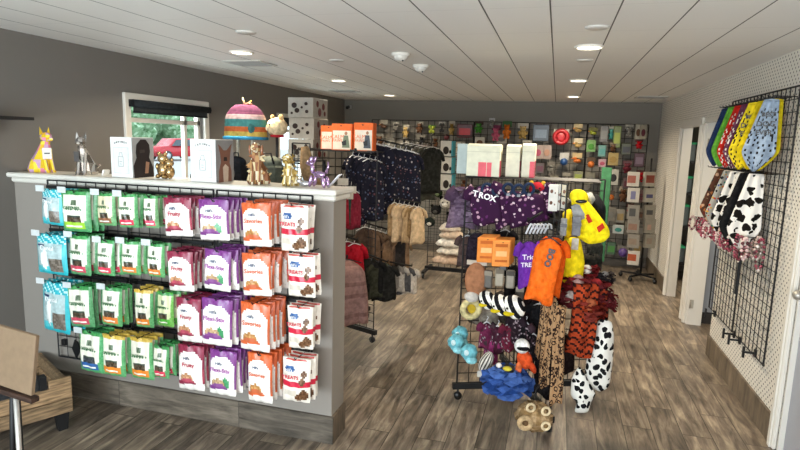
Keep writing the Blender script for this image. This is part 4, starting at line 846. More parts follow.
# ------------------------------------------------------------------ rack B: white boxes, plush, cream stack
B1 = at(427, 267, 7.2); B2 = at(468, 270, 7.2)
TB = thing('gridwall_stand', 'black wire grid stand at the back with white boxes and cream beds', 'display rack', ((B1.x + B2.x) / 2, 7.2, 0)); wB = B2.x - B1.x
g = grid_mb(wB, 1.78, .078); g.v = [(x, y, z + .1) for x, y, z in g.v]; g.build('wire_panel', 'paint', TB)
MB().box((0, 0, .1), (wB + .06, .04, .05), '101011').build('base_bar', 'paint', TB)
for s in (-1, 1): MB().box((s * wB / 2, 0, .085), (.04, .5, .03), '101011').build('foot', 'paint', TB); MB().tube([(s * wB / 2 - .012, -.22, .03), (s * wB / 2 + .012, -.22, .03)], .03, '0e0e0f', 12).tube([(s * wB / 2, -.22, .03), (s * wB / 2, -.22, .08)], .008, '222222').build('caster', 'plastic', TB)
for i, (y0, y1) in enumerate(((141, 156), (157.5, 173), (174.5, 190))):
    a = at(440, y1, 6.98); b = at(453, y0, 6.98); w = b.x - a.x; h = b.z - a.z
    MB().box((a.x + w / 2 - TB.location.x, -.11, a.z - .005), (w + .03, .22, .006), '161617').build('shelf', 'paint', TB)
    t = carton('toy_carton', 'white carton with a black round picture, %s of three on the back stand' % ['topmost', 'middle', 'lowest'][i], 'carton', (a.x + w / 2, 7.08, a.z - .001), (w, .18, h), 'c9c6bd', prints=[('s', .0, 1, .0, 1, '3c8a97'), ('f', .88, 1, .0, 1, '3c8a97')], group='white cartons on the back stand')
    MB().ball((-w * .05, -.0905, h * .38), (w * .24, .002, h * .26), '2b2420', 12, 8).ball((w * .3, -.0905, h * .3), (w * .09, .002, h * .12), '2b2420', 8, 6).build('animal_print', 'paper', t)
def plush_head(name, label, p, r, c1, c2, ears='round', mat='fur', group=None, c3='151515', cat='plush toy'):
    t = thing(name, label, cat, p, 0, group); MB().ball((0, 0, 0), (r, r * .85, r * .9), c1, 14, 10).build('head', mat, t)
    MB().ball((0, -r * .75, -r * .25), (r * .45, r * .35, r * .32), c2, 10, 8).build('muzzle', mat, t)
    for s in (-1, 1):
        MB().ball((s * r * .75, 0, r * .75), (r * .3, r * .18, r * .3) if ears == 'round' else (r * .2, r * .12, r * .5), c3, 8, 6).build('ear', mat, t)
        MB().ball((s * r * .35, -r * .78, r * .15), r * .12, '0c0c0c', 8, 6).build('eye', 'gloss', t)
    return t
for i, (px, py, r, c1, c2, nm) in enumerate(((446, 203, .085, 'b9b4aa', 'e5e0d5', 'white panda plush'), (436, 210, .07, '1c1c1e', '55534f', 'black plush'), (457, 198, .07, '23211f', '6b665e', 'black plush'), (430, 222, .07, '1d2420', 'd8d4ca', 'dark green plush'), (452, 218, .075, '19191a', '3b3a38', 'black plush'), (438, 193, .06, '2c3a28', '7b8a63', 'olive plush'), (449, 228, .06, '16181a', '4a4845', 'black plush'))):
    plush_head('plush_toy', '%s on the back grid stand, %s' % (nm, ['in the middle', 'left of the panda', 'top right', 'lowest left', 'just under the panda', 'top left', 'above the cream beds'][i]), at(px, py, 7.05), r, c1, c2, c3='121212' if i != 3 else '8a8478')
# stacked cream beds / tiered
p0 = at(451, 265, 7.0)
for i in range(5):
    py = (258, 249, 241, 233, 226)[i]; p = at(450 + 2 * (i % 2), py, 6.98); r = (.24, .20, .185, .165, .14)[i]
    t = thing('tiered_cape', 'cream ruffled round pet cape, %s tier of the stack on the back stand' % ['lowest', 'second', 'middle', 'fourth', 'top'][i], 'pet cape', (p.x, 6.98, p.z), 0, 'cream capes on the back stand')
    rings = []; 
    for (rr, z) in ((.96, -.05), (1, -.045), (.8, 0), (.5, .035), (.2, .05), (.12, .055)): rings.append([(r * rr * math.cos(2 * PI * j / 24) * (1 + .05 * math.sin(j * 2.2)), r * .6 * rr * math.sin(2 * PI * j / 24), z + .012 * math.sin(j * 2.1) * (rr > .7)) for j in range(24)])
    MB().loft(rings, lambda a, j: jit(['bfa58f', 'd8cfc0', 'e3dccf', 'c9b49f', 'd5c9b8'][i], .02)).build('ruffle', 'fabric', t)
    MB().torus((0, 0, .055), r * .16, .01, '8d7a66', 14, 6).build('neck_ring', 'fabric', t)
# ------------------------------------------------------------------ central tower
AC = math.atan2(3.69 - 3.88, -.57 + .12)
TC = tower('black wire grid tower on casters crowded with pet costumes in the centre aisle', -.12, 3.88, AC, .49, 1.575)
cx0, cy0 = -.12, 3.88
d1 = Vector((math.cos(AC), math.sin(AC), 0)); d2 = Vector((math.cos(AC + PI / 2), math.sin(AC + PI / 2), 0)); d3 = -d1; d4 = -d2
if True:
    sh = MB()
    for k in range(9): sh.tube([(-.46, -.17 + .035 * k, 1.578), (.40, -.17 + .035 * k + .0, 1.578)], .0035, '161617', 4, smooth=False)
    for x in (-.46, .40): sh.tube([(x, -.17, 1.576), (x, .11, 1.576)], .005, '161617', 4, smooth=False)
    sh.build('top_shelf', 'paint', TC)
def lohang(px0, px1, y): a = at(px0, 180, y); b = at(px1, 180, y); return a, b
# cartons on top
CT = [(466, 499, 3.72, 145, .16, 'wide cream carton with two pink squares', 'leftmost', 0), (505, 519, 3.80, 146, .17, 'narrow cream carton with a dark red side', 'middle', .0), (521, 534, 3.80, 145, .17, 'narrow cream carton with a pink corner', 'rightmost', .0)]
for i, (x0, x1, y, yt, dp, nm, ps, rz) in enumerate(CT):
    a = at(x0, 176, y); b = at(x1, 176, y); w = b.x - a.x; h = at(x0, yt, y).z - 1.583
    pr = [[('f', .36, .60, .0, .46, 'd9606a'), ('f', .62, .76, .0, .46, 'd9606a')], [], [('f', .62, .98, .0, .50, 'd9606a')]][i]
    t = carton('cream_carton', nm + ' on top of the centre tower, %s' % ps, 'carton', ((a.x + b.x) / 2, y + dp / 2, 1.5825), (w, dp, h), 'd3d0b8', prints=pr + [('s', .0, .62, .0, .52, 'a23a4c')], group='cream cartons on the centre tower')
    MB().box((0, -dp / 2 - .0008, h * .80), (w, .0016, .002), 'a8a48f').build('lid_seam', 'paper', t)
    MB().add([(-w / 2, -dp / 2, h), (w / 2, -dp / 2, h), (w / 2, dp / 2, h), (-w / 2, dp / 2, h), (-w / 2, 0, h + .012), (w / 2, 0, h + .012)], [(0, 1, 5, 4), (4, 5, 2, 3), (0, 4, 3), (1, 2, 5)], 'dedbc6').build('lid_flap', 'paper', t)
t = carton('cream_carton', 'tall pale carton standing behind the wide cream carton on the centre tower', 'carton', (at(470, 160, 3.95).x - .03, 3.98, 1.5825), (.12, .1, .21), 'a9b5b2')
# purple speckled costumes draped at the upper left
PURP = 'purple'
for i, (x0, y0, x1, y1, y) in enumerate(((470, 183, 492, 222, 3.60), (488, 190, 514, 224, 3.62), (506, 192, 535, 222, 3.60), (522, 188, 546, 214, 3.66))):
    a = at(x0, y0, y); b = at(x1, y1, y); w = b.x - a.x; h = a.z - b.z
    t = garment('pet_hoodie', 'purple speckled pet hoodie high on the centre tower, %s from left' % ORD[i + 1], 'pet clothes', ((a.x + b.x) / 2, y, a.z + .02), w * 1.25, h, ['3a1a40'], rz=rnd(-.2, .2), t=.08, mat='purplespeck', flare=1.05, group='purple speckled pet hoodies', ry=(-.2, -.35, -.3, -.4)[i], sleeves=i in (0, 3))
    if i == 0: 
        for k, ch in enumerate('TROX'): text(ch, .052, 'e8e4e6', t, (-.045 + .036 * k, -.062, -.075 - .016 * k), rot=(PI / 2, .35, 0), bold=.0015)
for i in range(5):
    p = at(487 + 10.5 * i, 189 + (i % 2), 3.58); t = thing('pet_collar', 'dark blue padded ring collar, %s from left under the top cartons' % ORD[i + 1], 'pet collar', p, rz=.3, group='dark ring collars')
    MB().torus((0, 0, 0), .033, .010, '26324a', 20, 8, rot=(PI / 2, 0, .2)).build('padded_ring', 'fabric', t); MB().box((.0, -.012, -.035), (.02, .006, .016), '8b8f96').build('buckle', 'metal', t)
t = plush_head('knit_hat', 'red knitted pet hat with dark trim at the upper middle of the centre tower', at(537, 189, 3.66), .05, 'a3222c', '1c1a1c', ears='round', mat='fabric', c3='c9a23a', cat='pet hat')
t = plush_head('knit_hat', 'black plush pet hat right of the purple hoodies', at(541, 204, 3.68), .055, '1c1b1e', '7a2026', cat='pet hat')
# lilac tutu on the left
t = garment('pet_tutu', 'lilac tulle pet dress hanging at the left edge of the centre tower', 'pet clothes', at(465, 186, 3.95),   .17, .26, ['6a5068'], rz=.2, t=.12, pat=lambda i, j, c: jit('5c4a5c' if i < .5 else '6e5c6e', .08), flare=1.5)
def gauze(parent, r, h, col, n=60, name='tulle', seed=1):
    R = random.Random(seed); m = MB()
    for k in range(n):
        a = R.uniform(0, 2 * PI); rr = R.uniform(.5, 1) * r; z = R.uniform(-h, 0); u = Vector((-math.sin(a), math.cos(a), 0)) * r * .34; c = Vector((rr * math.cos(a), rr * .7 * math.sin(a), z)); o = Vector((math.cos(a), math.sin(a), -.5)) * r * .3
        m.add([c - u, c + u, c + u * 1.1 + o + Vector((0, 0, R.uniform(-.01, .02))), c + o * 1.3, c - u * 1.1 + o + Vector((0, 0, R.uniform(-.01, .02)))], [(0, 1, 2, 3, 4)], jit(col, .08))
    return m.build(name, 'fabric', parent)
gauze(t, .085, .2, '6c586c', 60)
# orange carded packs: two hooks
for s, (x0, x1, y0, y1, n) in enumerate(((479, 493, 237, 263, 5), (494, 508, 240, 267, 5))):
    a = at(x0, y0, 3.42); b = at(x1, y1, 3.42); w = b.x - a.x; h = a.z - b.z
    for k in range(n):
        t = thing('treat_pack', 'orange carded pack on the %s hook of the centre tower, %s from front' % (['left', 'right'][s], ORD[k + 1]), 'pack', ((a.x + b.x) / 2 + .004 * k, 3.42 + .035 * k, a.z), rz=.25, group='orange carded packs')
        MB().bevbox((0, 0, -h / 2), (w * 1.15, .022, h), jit('e08a3c', .03), .004).build('pack_body', 'paper', t)
        if k == 0: MB().box((0, -.012, -h * .18), (w * .8, .002, h * .12), 'b85e1e').box((0, -.012, -h * .5), (w * .7, .002, h * .2), 'efb878').box((0, -.012, -h * .78), (w * .8, .002, h * .08), 'b85e1e').build('printed_label', 'paper', t)
    m = MB(); c = wsub(TC, ((a.x + b.x) / 2 + .01, 3.5, a.z)); m.tube([(c[0], -.40 - 0.08, c[2] - .01), (c[0], -.10, c[2])], .003, '161617', 5).build('hook', 'paint', TC)
# silver clip hangers
for i in range(6):
    p = at(531 + 3.6 * i, 224, 3.40 + .02 * i); t = thing('clip_hanger', 'silver curved clip hanger in the middle of the centre tower, %s from left' % ORD[i + 1], 'hanger', p, rz=.5, group='silver clip hangers')
    MB().tube([(-.03, 0, -.06), (-.012, 0, -.02), (.0, 0, -.0), (.014, 0, -.006), (.02, 0, -.03)], .0065, 'c9ccd0', 8).build('arm', 'gloss', t)
arm(TC, (-.02, 3.75, 1.40), at(528, 221, 3.30)); arm(TC, (.0, 3.6, 1.40), at(556, 223, 3.30))
# purple and orange tees
a = at(519, 234, 3.28)
t = garment('pet_shirt', 'purple pet shirt with white two-line lettering, foremost on the centre tower', 'pet clothes', at(529, 236, 3.28), .125, .27, ['5f2a8c'], rz=.25, t=.05, sleeves=True, flare=1.05, ry=-.06)
text('Trick', .042, 'd9d2e2', t, (0, -.034, -.12), bold=.0008); text('TREAT', .036, 'd9d2e2', t, (0, -.036, -.165), bold=.0008)
garment('pet_shirt', 'dark purple pet shirt just behind the lettered purple one', 'pet clothes', at(535, 236, 3.33), .125, .26, ['43206a'], rz=.2, t=.04)
garment('pet_shirt', 'deep purple pet shirt, third behind the lettered purple one', 'pet clothes', at(540, 236, 3.38), .12, .25, ['351a52'], rz=.2, t=.04)
t = garment('pet_shirt', 'bright orange pet shirt with black lettering on the centre tower', 'pet clothes', at(552, 234, 3.24), .15, .37, ['e8661c'], rz=-.2, t=.06, flare=1.1, sleeves=False, ry=.13)
text('BOO', .05, '1a1412', t, (.02, -.044, -.13), rot=(PI / 2, PI / 2 + .1, 0), bold=.002)
garment('pet_shirt', 'second bright orange pet shirt behind the lettered orange one', 'pet clothes', at(557, 232, 3.32), .14, .34, ['c9500f'], rz=-.3, t=.05, ry=.08)
# yellow costumes
t = cloth_strip('rain_coat', 'yellow pet raincoat with red stripes spread out at the upper right of the centre tower', 'pet clothes', at(590, 192, 3.62), .16, .05, lambda u, v: 'f0d818', t=.01)
for c in list(t.children): bpy.data.objects.remove(c)
def poly_cloth(name, label, cat, pts, y, col, t=.03, mat='fabric', marks=(), group=None, dome=.03, rz=0):
    """cloth piece whose outline hangs at depth y, puffed outward"""
    W = [at(px, py, y) for px, py in pts]; c = sum(W, Vector()) / len(W); o = thing(name, label, cat, c, 0, group)
    rings = []; L = [(p.x - c.x, p.z - c.z) for p in W]; 
    # resample outline
    Q = []
    for i in range(len(L)):
        p, q = L[i], L[(i + 1) % len(L)]; 
        for k in range(4): f = k / 4; Q.append((p[0] + (q[0] - p[0]) * f, p[1] + (q[1] - p[1]) * f))
    n = len(Q); Q = [((Q[i - 1][0] + Q[i][0] * 2 + Q[(i + 1) % n][0]) / 4, (Q[i - 1][1] + Q[i][1] * 2 + Q[(i + 1) % n][1]) / 4) for i in range(n)]
    for s, k in ((t, .55), (t * .8, .85), (t * .3, 1), (-t * .3, 1), (-t * .75, .85), (-t - dome * .6, .55), (-t - dome, .2)):
        rings.append([(x * k, s + .006 * math.sin(30 * x + 17 * z), z * k) for x, z in Q])
    MB().loft(rings, lambda i, j: jit(col, .012)).build('cloth_body', mat, o)
    for mp, mc in marks:
        P = [at(px, py, y) for px, py in mp]; f = [(p.x - c.x, p.z - c.z) for p in P]
        MB().prism(f, -t - dome - .004, -t * .5, mc).build('trim_patch', 'fabric', o)
    return o
bpy.data.objects.remove(t)
poly_cloth('pet_raincoat', 'yellow hooded pet raincoat with red stripes at the upper right of the centre tower', 'pet clothes', [(571, 194), (577, 190), (583, 196), (594, 208), (609, 228), (610, 236), (604, 242), (588, 244), (576, 236), (572, 212)], 3.50, 'f2dc1c', .035, marks=[([(584, 214), (588, 213), (592, 220), (588, 222)], 'b8331f'), ([(596, 226), (602, 222), (604, 226), (598, 231)], 'b8331f'), ([(571, 205), (578, 202), (586, 216), (574, 222)], '8e8e8c')])
t = thing('rain_hat', 'yellow padded pet rain hood with black visor above the yellow raincoat', 'pet hat', at(579, 197, 3.44)); MB().ball((0, 0, 0), (.055, .04, .045), 'f0da22', 14, 10, rot=(0, .3, 0)).build('hood', 'fabric', t); MB().ball((.012, -.02, -.022), (.035, .028, .014), '1b1b1b', 12, 8).build('visor', 'gloss', t)
poly_cloth('pet_raincoat', 'plain yellow pet raincoat hanging below the striped one', 'pet clothes', [(560, 240), (580, 236), (585, 262), (582, 282), (570, 287), (561, 280)], 3.50, 'e8cf1a', .03)
poly_cloth('pet_raincoat', 'small yellow pet raincoat behind the white booklet', 'pet clothes', [(562, 212), (572, 208), (572, 236), (563, 242)], 3.56, 'd9c01c', .03)
for i, (x0, y0, x1, y1, c, nm) in enumerate(((561, 218, 566, 236, '8a8a88', 'grey strap harness left of the yellow raincoat'), (573, 216, 580, 236, '77777a', 'grey strap harness over the yellow raincoat'), (572, 238, 578, 250, 'b9b4a8', 'pale hang tag below the grey harness'))):
    a = at(x0, y0, 3.40); b = at(x1, y1, 3.40); t = thing('pet_harness', nm, 'harness' if i < 2 else 'hang tag', (a.x, 3.40, a.z)); w = b.x - a.x; h = a.z - b.z
    MB().bevbox((w / 2, 0, -h / 2), (w, .02 if i < 2 else .004, h), c, .004).build('strap' if i < 2 else 'card', 'fabric', t)
    if i < 2: MB().box((w / 2, -.012, -h * .4), (w * 1.1, .008, .02), '2b2b2d').build('buckle', 'plastic', t)
t = thing('booklet', 'white hanging booklet with small animal pictures left of the yellow raincoat', 'booklet', at(559, 184, 3.52), rz=.15)
w = at(569, 190, 3.52).x - at(550, 190, 3.52).x; MB().bevbox((-w * .25, 0, -.085), (w * .5, .012, .165), 'dcd9d0', .002, rz=-.15).bevbox((w * .23, -.004, -.08), (w * .46, .012, .16), 'd2cfc6', .002, rz=.25).build('pages', 'paper', t)
m = MB().box((-w * .25, -.0155, -.085), (w * .44, .0015, .14), 'd6d3ca', rz=-.15)
for k in range(8): m.ball((-w * .38 + w * .25 * (k % 4) * .9, -.018 + .002 * (k % 4), -.045 - .06 * (k // 4) - .01 * (k % 3)), (.009, .002, .012), jit('7a5a4c', .1), 8, 5)
m.build('animal_print', 'paper', t)
poly_cloth('pet_hood', 'black and white pet hood right of the yellow raincoat', 'pet clothes', [(588, 196), (598, 194), (606, 206), (605, 224), (597, 216)], 3.66, '1e1e20', .04)
poly_cloth('pet_hood', 'white pet hood lining beside the black hood', 'pet clothes', [(583, 194), (592, 192), (596, 200), (590, 206)], 3.62, 'a5a8a4', .03)
t = tag(MB().bevbox((0, 0, 0), (.07, .02, at(600, 168, 4.3).z - at(600, 262, 4.3).z), '3f6e4c', .004).build('green_panel', 'fabric', loc=at(603, 215, 4.3)), 'tall narrow green felt panel at the right back of the centre tower', 'panel')
# burgundy, tiger, leopard, dalmatian on the right quadrant
for i, (px, py, y, r, c, c2) in enumerate(((578, 276, 3.46, .075, '6b1c20', 'b08a80'), (596, 280, 3.50, .085, '5a1a1e', '8e2a2c'), (571, 292, 3.42, .07, '4a1518', '9a9088'), (603, 294, 3.52, .07, '642024', '3a2020'), (587, 266, 3.56, .06, '7a2426', 'c9c0b4'), (590, 300, 3.40, .075, '7a2a20', 'a55a3a'), (605, 272, 3.58, .05, '2a2425', '77706a'))):
    t = thing('ruffled_collar', 'burgundy ruffled pet collar cluster right of the orange shirt, %s' % ['upper left', 'upper right', 'lower left', 'lower right', 'topmost', 'lowest', 'dark one at far right'][i], 'pet collar', at(px, py, y), 0, 'burgundy ruffled collars')
    gauze(t, r, r * 1.3, c, 70, 'ruffle', i); MB().ball((0, -r * .3, -r * .3), (r * .5, r * .4, r * .5), c2, 10, 8).build('plush_center', 'fur', t)
TIG = lambda u, v: '2a1512' if math.sin(v * 60 + 3 * math.sin(u * 9)) > .45 else '96381c'
cloth_strip('tiger_costume', 'rust and black tiger striped pet costume hanging below the burgundy collars', 'pet clothes', at(586, 286, 3.36), .15, .44, TIG, rz=.2, t=.05, curl=.03, nv=60, twist=.25)
cloth_strip('tiger_costume', 'darker tiger striped pet costume behind the rust one', 'pet clothes', at(598, 288, 3.46), .12, .34, lambda u, v: '1c1010' if math.sin(v * 55 + 3 * math.sin(u * 9)) > .2 else '7a2c18', rz=-.2, t=.05, curl=.02, nv=50, twist=.3)
for i, (px, py, w, h, y) in enumerate(((551, 298, .062, .56, 3.30), (562, 306, .07, .60, 3.26), (545, 296, .05, .40, 3.36))):
    cloth_strip('leopard_scarf', 'leopard print pet scarf hanging at the front right of the centre tower, %s' % ['middle', 'right and longest', 'left and shortest'][i], 'pet scarf', at(px, py, y), w, h, lambda u, v: 'c9a184', rz=rnd(-.2, .2), t=.02, curl=.02, mat='leopard', group='leopard print scarves', twist=.3)
poly_cloth('dalmatian_costume', 'white black-spotted plush pet costume, upper one at the lower right of the centre tower', 'pet clothes', [(597, 322), (604, 318), (612, 322), (614, 336), (613, 360), (609, 386), (600, 392), (584, 384), (586, 362), (593, 340)], 3.42, 'd9d6cc', .03, mat='dalmatian', dome=.035)
poly_cloth('dalmatian_costume', 'white black-spotted plush pet costume, lower one near the floor', 'pet clothes', [(572, 376), (580, 366), (590, 384), (596, 394), (591, 402), (588, 412), (574, 412), (577, 402), (570, 394)], 3.38, 'd0cdc3', .025, mat='dalmatian', dome=.02)
# lower front left quadrant
t = thing('clear_bag', 'clear bag with a tan pet costume at the left of the centre tower', 'bag', at(477, 262, 3.52)); MB().ball((0, 0, -.12), (.075, .035, .12), '9a6a4c', 14, 10).build('costume', 'fabric', t); MB().box((0, 0, -.005), (.13, .01, .03), 'b5a898').build('header_card', 'paper', t); MB().ball((-.02, -.02, -.23), (.05, .03, .035), 'c9c2b8', 12, 8).build('white_lining', 'fabric', t)
for i, (px, py, c, c2) in enumerate(((500, 268, 'a09784', '6b6254'), (511, 270, '8d8474', '4c463e'), (489, 270, '5a544c', '8a8070'), (520, 286, '4e463e', '9a8f80'), (504, 252, '3a352f', '5b544a'))):
    t = thing('costume_pack', 'grey beige packed pet costume below the orange packs, %s' % ['left of two pale ones', 'right of two pale ones', 'dark left one', 'lower right one', 'uppermost dark one'][i], 'pack', at(px, py, 3.50), rz=rnd(-.2, .2)); MB().bevbox((0, 0, -.06), (.055, .025, .12), c, .008).build('pack_body', 'film', t); MB().box((0, -.014, -.02), (.05, .003, .03), c2).build('header_card', 'paper', t)
STR = stripes('e6e2d8', '17171a', 4)
for i, (px, py, r) in enumerate(((487, 300, .062), (500, 305, .07), (514, 307, .078))):
    t = thing('striped_plush_hat', 'black and white striped plush pet hat with yellow patch, %s of three' % ['left', 'middle', 'right'][i], 'pet hat', at(px, py, 3.34 - .01 * i), rz=-.3, group='striped plush hats'); t.rotation_euler = (.2, -.5, -.3)
    MB().ball((0, 0, 0), (r, r * .8, r * .85), lambda a, b: 'ece8de' if int(a * 7 + .5) % 2 else '17171a', 16, 14, rot=(0, PI / 2, 0)).build('hat_body', 'fur', t)
    MB().ball((-r * .3, -r * .62, -r * .15), (r * .5, r * .26, r * .22), 'cdb41c', 12, 8, rot=(0, .3, 0)).build('yellow_beak', 'fabric', t); MB().ball((-r * .2, -r * .75, r * .3), r * .1, '0c0c0c', 8, 6).ball((r * .25, -r * .72, r * .3), r * .1, '0c0c0c', 8, 6).build('eye', 'gloss', t)
t = thing('pet_ring_collar', 'cream and yellow round pet collar behind the wire at the left', 'pet collar', at(471, 309, 3.60)); MB().torus((0, 0, 0), .055, .022, 'c9bc8a', 20, 8, rot=(PI / 2, 0, .4)).build('padded_ring', 'fur', t); MB().ball((.01, .02, 0), (.04, .01, .04), 'b59a2c', 10, 8).build('center_pad', 'fabric', t)
for i, (px, py, y) in enumerate(((456, 342, 3.52), (469, 352, 3.44), (460, 334, 3.60))):
    t = thing('plush_slipper', 'aqua fluffy plush at the lower left of the centre tower, %s' % ['left', 'right and lowest', 'hindmost'][i], 'plush toy', at(px, py, y), 0, 'aqua plush toys'); MB().ball((0, 0, 0), (.055, .045, .055), '6fb3bd', 14, 10, fn=lambda d: 1 + .12 * math.sin(13 * d.x + 3) * math.cos(12 * d.z)).ball((.02, -.02, -.045), (.04, .035, .025), '8cc9d0', 10, 8).build('plush_body', 'fur', t); MB().ball((-.01, -.045, .01), (.016, .006, .02), 'cfe6e6', 8, 6).build('patch', 'fabric', t)
for i, (px, py, c) in enumerate(((487, 318, '5a1f3a'), (498, 322, '3c1a28'), (509, 320, '5d1c2e'), (517, 312, '24191f'), (492, 334, '7a2a55'), (526, 318, '141315'), (534, 330, '1a1719'))):
    garment('pet_sweater', '%s knitted pet sweater in the lower middle of the centre tower, %s from left' % (['plum', 'dark', 'burgundy', 'charcoal', 'magenta', 'black', 'black'][i], ORD[[1, 3, 4, 5, 2, 6, 7][i]]), 'pet clothes', at(px, py, 3.45), .085, .16, [c], rz=rnd(-.4, .4), t=.05, pat=speck(c, ['8a7a80', '3a2a30']), hanger='c9c9cc')
t = thing('plush_bird_hat', 'white plush head with black mask and orange body beside the leopard scarves', 'plush toy', at(522, 346, 3.22)); MB().ball((0, 0, 0), (.045, .04, .045), 'e0ded8', 14, 10).build('head', 'fur', t); MB().ball((.008, -.028, -.004), (.038, .02, .014), '121214', 12, 8).build('mask', 'fabric', t)
MB().ball((.02, .01, -.085), (.045, .035, .06), 'c44a22', 12, 8, rot=(0, -.3, 0)).build('body', 'fur', t); MB().ball((.065, .0, -.12), (.02, .02, .045), 'a83a1c', 8, 6, rot=(0, -.5, 0)).ball((-.01, -.01, -.135), (.02, .02, .04), 'd0683c', 8, 6).build('foot', 'fur', t)
t = thing('blue_tutu', 'bright blue tulle pet tutu low on the front of the centre tower', 'pet clothes', at(508, 368, 3.20)); gauze(t, .12, .13, '38589a', 120, 'tulle', 5); gauze(t, .08, .06, '4a6bb0', 50, 'tulle', 6); MB().ball((.0, -.06, .02), (.028, .02, .014), 'c2b23c', 10, 6).ball((-.05, -.05, .03), (.018, .015, .015), 'cfc8c0', 8, 6).build('bow', 'fabric', t)
t = thing('striped_hat', 'beige and grey striped knitted pet hat left of the blue tutu', 'pet hat', at(486, 362, 3.32)); MB().ball((0, 0, 0), (.04, .035, .075), lambda a, b: 'cfc8bc' if int(b * 24) % 2 else '55504a', 24, 10, rot=(0, .4, 0)).build('hat_body', 'fabric', t); MB().torus((.03, 0, -.06), .03, .008, '8a8378', 16, 6).build('brim', 'fabric', t)
t = thing('hang_tag', 'small white hang tag under the striped knitted hat', 'hang tag', at(480, 374, 3.33)); MB().box((0, 0, 0), (.035, .003, .04), 'b9b6ae').build('card', 'paper', t); MB().tube([(0, 0, .018), (.01, .0, .05)], .0015, 'aaaaaa', 5).build('cord', 'fabric', t)
# lion plush
t = thing('lion_plush_hat', 'shaggy tan plush lion hat hanging from the front foot of the centre tower', 'plush toy', at(534, 416, 3.16)); 
MB().ball((0, 0, 0), (.105, .075, .09), lambda a, b: jit('8c7250', .1), 22, 16, fn=lambda d: 1 + .12 * math.sin(17 * d.x + 5 * d.z) * math.cos(16 * d.z + 9 * d.y)).build('mane', 'fur', t)
MB().torus((-.045, -.078, -.012), .032, .016, 'b59a74', 20, 8, rot=(PI / 2, 0, .2)).ball((-.045, -.075, -.012), (.02, .014, .02), '5a452f', 10, 8).build('muzzle', 'fur', t)
for x, z in ((-.02, .078), (.065, .07), (.07, -.02)): MB().torus((x, -.06, z), .022, .008, 'd0bc98', 16, 6, rot=(PI / 2, 0, .3)).build('ear_ring', 'fur', t)
# dark costumes packed on the inner arms of the tower
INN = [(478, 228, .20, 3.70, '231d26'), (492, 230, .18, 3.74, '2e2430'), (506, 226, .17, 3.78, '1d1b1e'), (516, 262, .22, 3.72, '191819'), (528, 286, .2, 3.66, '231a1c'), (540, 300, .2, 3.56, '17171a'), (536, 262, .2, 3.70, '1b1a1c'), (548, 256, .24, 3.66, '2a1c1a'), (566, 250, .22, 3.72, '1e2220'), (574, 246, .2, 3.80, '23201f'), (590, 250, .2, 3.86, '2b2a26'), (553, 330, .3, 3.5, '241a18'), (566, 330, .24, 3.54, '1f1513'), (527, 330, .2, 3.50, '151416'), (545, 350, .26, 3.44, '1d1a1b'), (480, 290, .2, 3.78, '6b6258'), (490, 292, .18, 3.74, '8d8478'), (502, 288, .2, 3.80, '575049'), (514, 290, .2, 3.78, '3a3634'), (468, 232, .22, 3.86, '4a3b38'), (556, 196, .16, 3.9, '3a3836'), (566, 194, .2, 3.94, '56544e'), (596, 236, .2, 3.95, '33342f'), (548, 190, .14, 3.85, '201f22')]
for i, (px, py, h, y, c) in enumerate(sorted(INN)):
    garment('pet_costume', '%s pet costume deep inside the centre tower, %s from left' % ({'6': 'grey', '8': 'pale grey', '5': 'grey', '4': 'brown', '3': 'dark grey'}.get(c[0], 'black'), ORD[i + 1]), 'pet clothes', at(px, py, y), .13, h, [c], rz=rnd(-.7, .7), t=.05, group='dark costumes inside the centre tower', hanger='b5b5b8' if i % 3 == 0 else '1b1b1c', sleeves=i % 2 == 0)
lp = at(534, 416, 3.16)
MB().tube([wsub(TC, (.055, 3.45, .42)), wsub(TC, (lp.x, lp.y, lp.z + .16)), wsub(TC, (lp.x, lp.y, lp.z + .07))], .004, '161617', 6).build('hook', 'paint', TC)
